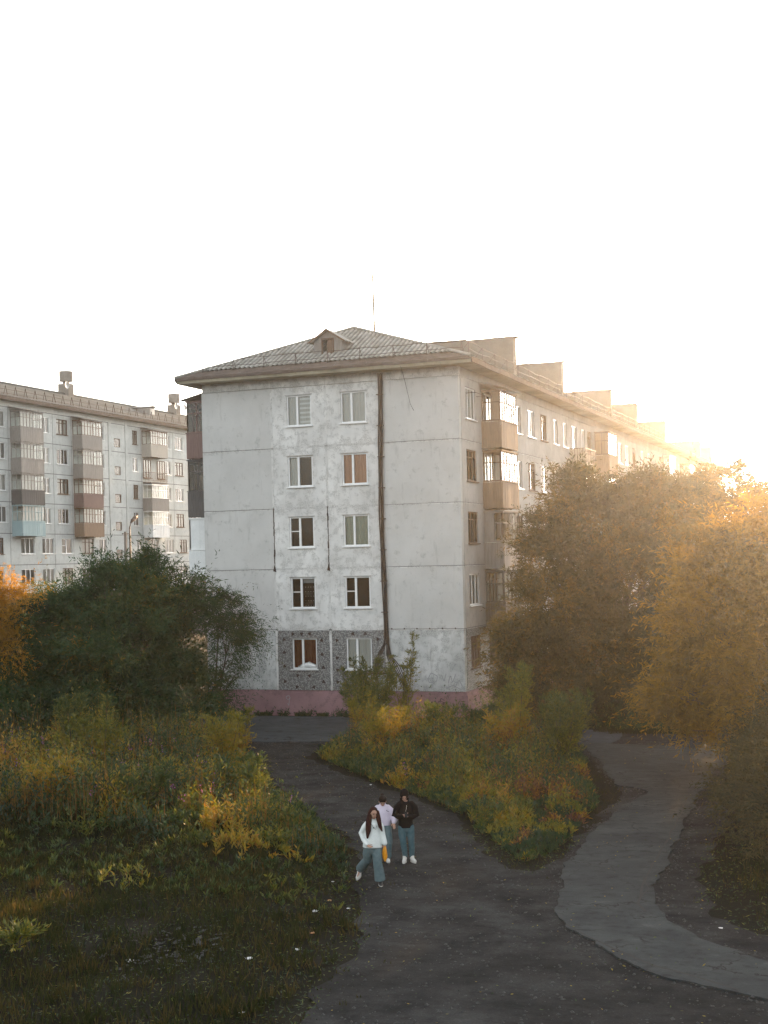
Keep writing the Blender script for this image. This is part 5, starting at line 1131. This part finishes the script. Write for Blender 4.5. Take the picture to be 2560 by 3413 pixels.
person('woman with very long auburn hair in a white sweater and wide jeans, striding in front', (7.37, -30.3, .0), (-.055, -.03, 1.555), (.35, -.18),
       dict(neck=(-.07, .01, 1.42), shL=(-.21, 0, 1.32), shR=(.06, 0, 1.32), elL=(-.34, .02, 1.12), elR=(.125, 0, 1.07), wrL=(-.21, -.18, .90), wrR=(.165, -.04, .88), hdL=(.6, -.5, -.3), hdR=(0, -.1, -1),
            hipL=(-.17, 0, .82), hipR=(-.02, 0, .82), knL=(-.21, .12, .52), knR=(0, -.08, .48), anL=(-.42, .60, .17), anR=(.05, -.03, .10), ftL=(-.25, -1, -.25)), pw)
# man in black with a phone
def pm_(t, hc, f, up, sx_):
    bm = bmesh.new()
    blob(bm, [(0, .01, 1.42), (0, .01, 1.36), (0, .0, 1.18), (-.01, 0, .98), (-.01, 0, .80)], [.07, .165, .17, .165, .175], 20, .68, True)
    blob(bm, [(-.13, 0, 1.35), (-.205, .0, 1.27), (-.275, .0, 1.08), (-.17, -.12, 1.07), (-.08, -.23, 1.12)], [.075, .082, .070, .062, .048]); blob(bm, [(.13, 0, 1.35), (.20, .0, 1.27), (.245, .0, 1.08), (.15, -.12, 1.06), (.05, -.22, 1.08)], [.075, .082, .070, .062, .048])
    blob(bm, [hc-up*.09-f*.05, hc-up*.14-f*.06], [.095, .11], 14)
    add('jacket', remesh(bm, 'jacket', 'black_cloth', .010, 2), t)
    bm = bmesh.new(); ell(bm, hc+up*.04-f*.035, (.108, .112, .125)); blob(bm, [hc+up*.01-f*.05, hc-up*.10-f*.045], [.10, .095]); add('hood', remesh(bm, 'hood', 'black_cloth', .008, 2), t)
    bm = bmesh.new(); blob(bm, [(-.01, 0, .88), (-.01, 0, .80)], [.15, .15], 18, .75)
    blob(bm, [(-.10, 0, .80), (-.095, -.03, .62), (-.08, -.06, .48), (-.055, -.02, .28), (-.045, .0, .14)], [.10, .09, .075, .068, .06]); blob(bm, [(.09, 0, .80), (.10, -.02, .62), (.11, -.03, .48), (.12, -.01, .28), (.115, .0, .14)], [.10, .09, .075, .068, .06])
    add('jeans', remesh(bm, 'jeans', 'jeans_blue', .010, 2), t)
    shoe(t, (-.055, -.02, .11), (-.15, -1, 0), 'white_shoe'); shoe(t, (.125, -.02, .11), (.35, -1, 0), 'white_shoe')
    add('drawstring', MB().tube([(.02, -.13, 1.34), (.01, -.135, 1.26), (-.01, -.14, 1.2)], .004, 4).mesh('drawstring', 'sole'), t)
person('man in a black hooded jacket and blue jeans looking down at his phone', (7.22, -28.0, .0), (-.03, -.07, 1.545), (0, -.62),
       dict(neck=(0, 0, 1.42), shL=(-.17, 0, 1.36), shR=(.17, 0, 1.36), elL=(-.275, 0, 1.08), elR=(.245, 0, 1.08), wrL=(-.085, -.24, 1.12), wrR=(.05, -.23, 1.09), hdL=(1, -.3, .25), hdR=(-1, -.25, .1), curl=.8,
            hipL=(-.09, 0, .84), hipR=(.08, 0, .84), knL=(-.08, -.06, .48), knR=(.11, -.03, .48), anL=(-.055, -.01, .11), anR=(.125, -.01, .11), ftL=(-.15, -1, 0), ftR=(.35, -1, 0)), pm_)
# woman in lilac behind
def pl_(t, hc, f, up, sx_):
    bm = bmesh.new()
    blob(bm, [(0, .01, 1.36), (0, .01, 1.27), (0, 0, 1.15), (0, 0, .98), (0, 0, .86)], [.07, .15, .18, .195, .175], 20, .70, True)
    blob(bm, [(-.12, 0, 1.28), (-.20, 0, 1.19), (-.27, .03, 1.05), (-.33, .02, .95), (-.355, -.0, .89)], [.06, .078, .082, .075, .05]); blob(bm, [(.12, 0, 1.28), (.19, 0, 1.19), (.26, .0, 1.07), (.27, -.08, 1.0), (.25, -.12, .95)], [.06, .078, .082, .086, .055])
    add('sweatshirt', remesh(bm, 'sweatshirt', 'lilac', .010, 2), t)
    add('chest_logo', MB().box(.085, -.15, 1.215, .105, -.138, 1.235).box(.10, -.155, 1.20, .145, -.142, 1.208).mesh('chest_logo', 'phone'), t)
    bm = bmesh.new(); blob(bm, [(0, 0, .90), (0, 0, .80)], [.15, .155], 18, .75)
    blob(bm, [(-.09, 0, .80), (-.09, .04, .62), (-.10, .06, .46), (-.10, .16, .28), (-.10, .20, .14)], [.10, .10, .09, .09, .09]); blob(bm, [(.09, 0, .80), (.11, -.03, .62), (.12, -.05, .46), (.10, .02, .28), (.09, .05, .12)], [.10, .10, .09, .09, .09])
    add('jeans', remesh(bm, 'jeans', 'jeans', .010, 2), t)
    bm = bmesh.new(); ell(bm, hc+up*.05-f*.015, (.094, .10, .10)); ell(bm, hc+up*.06-f*.13, (.05, .05, .05)); add('hair', remesh(bm, 'hair', 'hair_dark', .008, 2), t)
    shoe(t, (-.10, .20, .11), (-.1, -1, 0), 'white_shoe'); shoe(t, (.09, .05, .10), (.1, -1, 0), 'white_shoe')
person('woman in a lilac sweatshirt and jeans with tied-back dark hair, walking behind the other two', (6.70, -28.15, .0), (0, -.07, 1.43), (.05, -.75),
       dict(neck=(0, 0, 1.35), shL=(-.16, 0, 1.28), shR=(.16, 0, 1.28), elL=(-.28, .03, 1.05), elR=(.27, 0, 1.07), wrL=(-.36, 0, .88), wrR=(.245, -.13, .94), hdL=(-.1, -.2, -1), hdR=(.1, -.5, -.8),
            hipL=(-.09, 0, .84), hipR=(.09, 0, .84), knL=(-.10, .06, .46), knR=(.12, -.05, .46), anL=(-.10, .2, .11), anR=(.09, .05, .10)), pl_)
def place(px, py, pz, q): c, s = math.cos(R(20.6)), math.sin(R(20.6)); return (px+q[0]*c-q[1]*s, py+q[0]*s+q[1]*c, pz+q[2])
m = MB(); r = random.Random(3); o = place(7.37, -30.3, 0, (.165, -.05, .84))
n = 12; prev = None
for j, (z, w_, dpt) in enumerate(((0, .015, .012), (-.05, .035, .03), (-.12, .055, .04), (-.2, .06, .045), (-.28, .055, .04), (-.33, .02, .015))):
    ring = [(o[0]+w_*math.cos(6.283*k/n)*r.uniform(.7, 1.2), o[1]+dpt*math.sin(6.283*k/n)*r.uniform(.6, 1.3), o[2]+z+r.uniform(-.012, .012)) for k in range(n)]
    if prev:
        for k in range(n): q = (k+1) % n; m.quad(prev[k], prev[q], ring[q], ring[k])
    prev = ring
m.quad(*prev)
solo('plastic_bag', m, 'yellow_plastic', 'crumpled yellow plastic bag hanging from the hand of the woman in white', 'bag', o)
o = place(7.22, -28.0, 0, (0, -.30, 1.15)); ph = MB().box(-.036, -.005, -.07, .036, .005, .07).mesh('phone', 'phone'); ob = add('phone', ph, None, o); ob.rotation_euler = (R(-35), 0, R(20.6)); ob['label'] = 'dark phone held by the man in black'; ob['category'] = 'phone'

# ---------------------------------------------------------------- haze
hm, hn, ho = new_mat('haze_air'); vol = hn.nodes.new('ShaderNodeVolumePrincipled')
vol.inputs['Color'].default_value = (.97, .97, .97, 1); vol.inputs['Density'].default_value = HAZE_DENSITY; vol.inputs['Anisotropy'].default_value = .9
hn.links.new(vol.outputs[0], ho.inputs['Volume'])
hz = add('haze', MB().box(-280, -130, -1.2, 280, 440, 30).mesh('haze', hm)); hz['kind'] = 'stuff'; hz['label'] = 'pale sunlit haze in the evening air'; hz['category'] = 'haze'
hz.data.materials[0].cycles.homogeneous_volume = True if hasattr(hz.data.materials[0].cycles, 'homogeneous_volume') else None
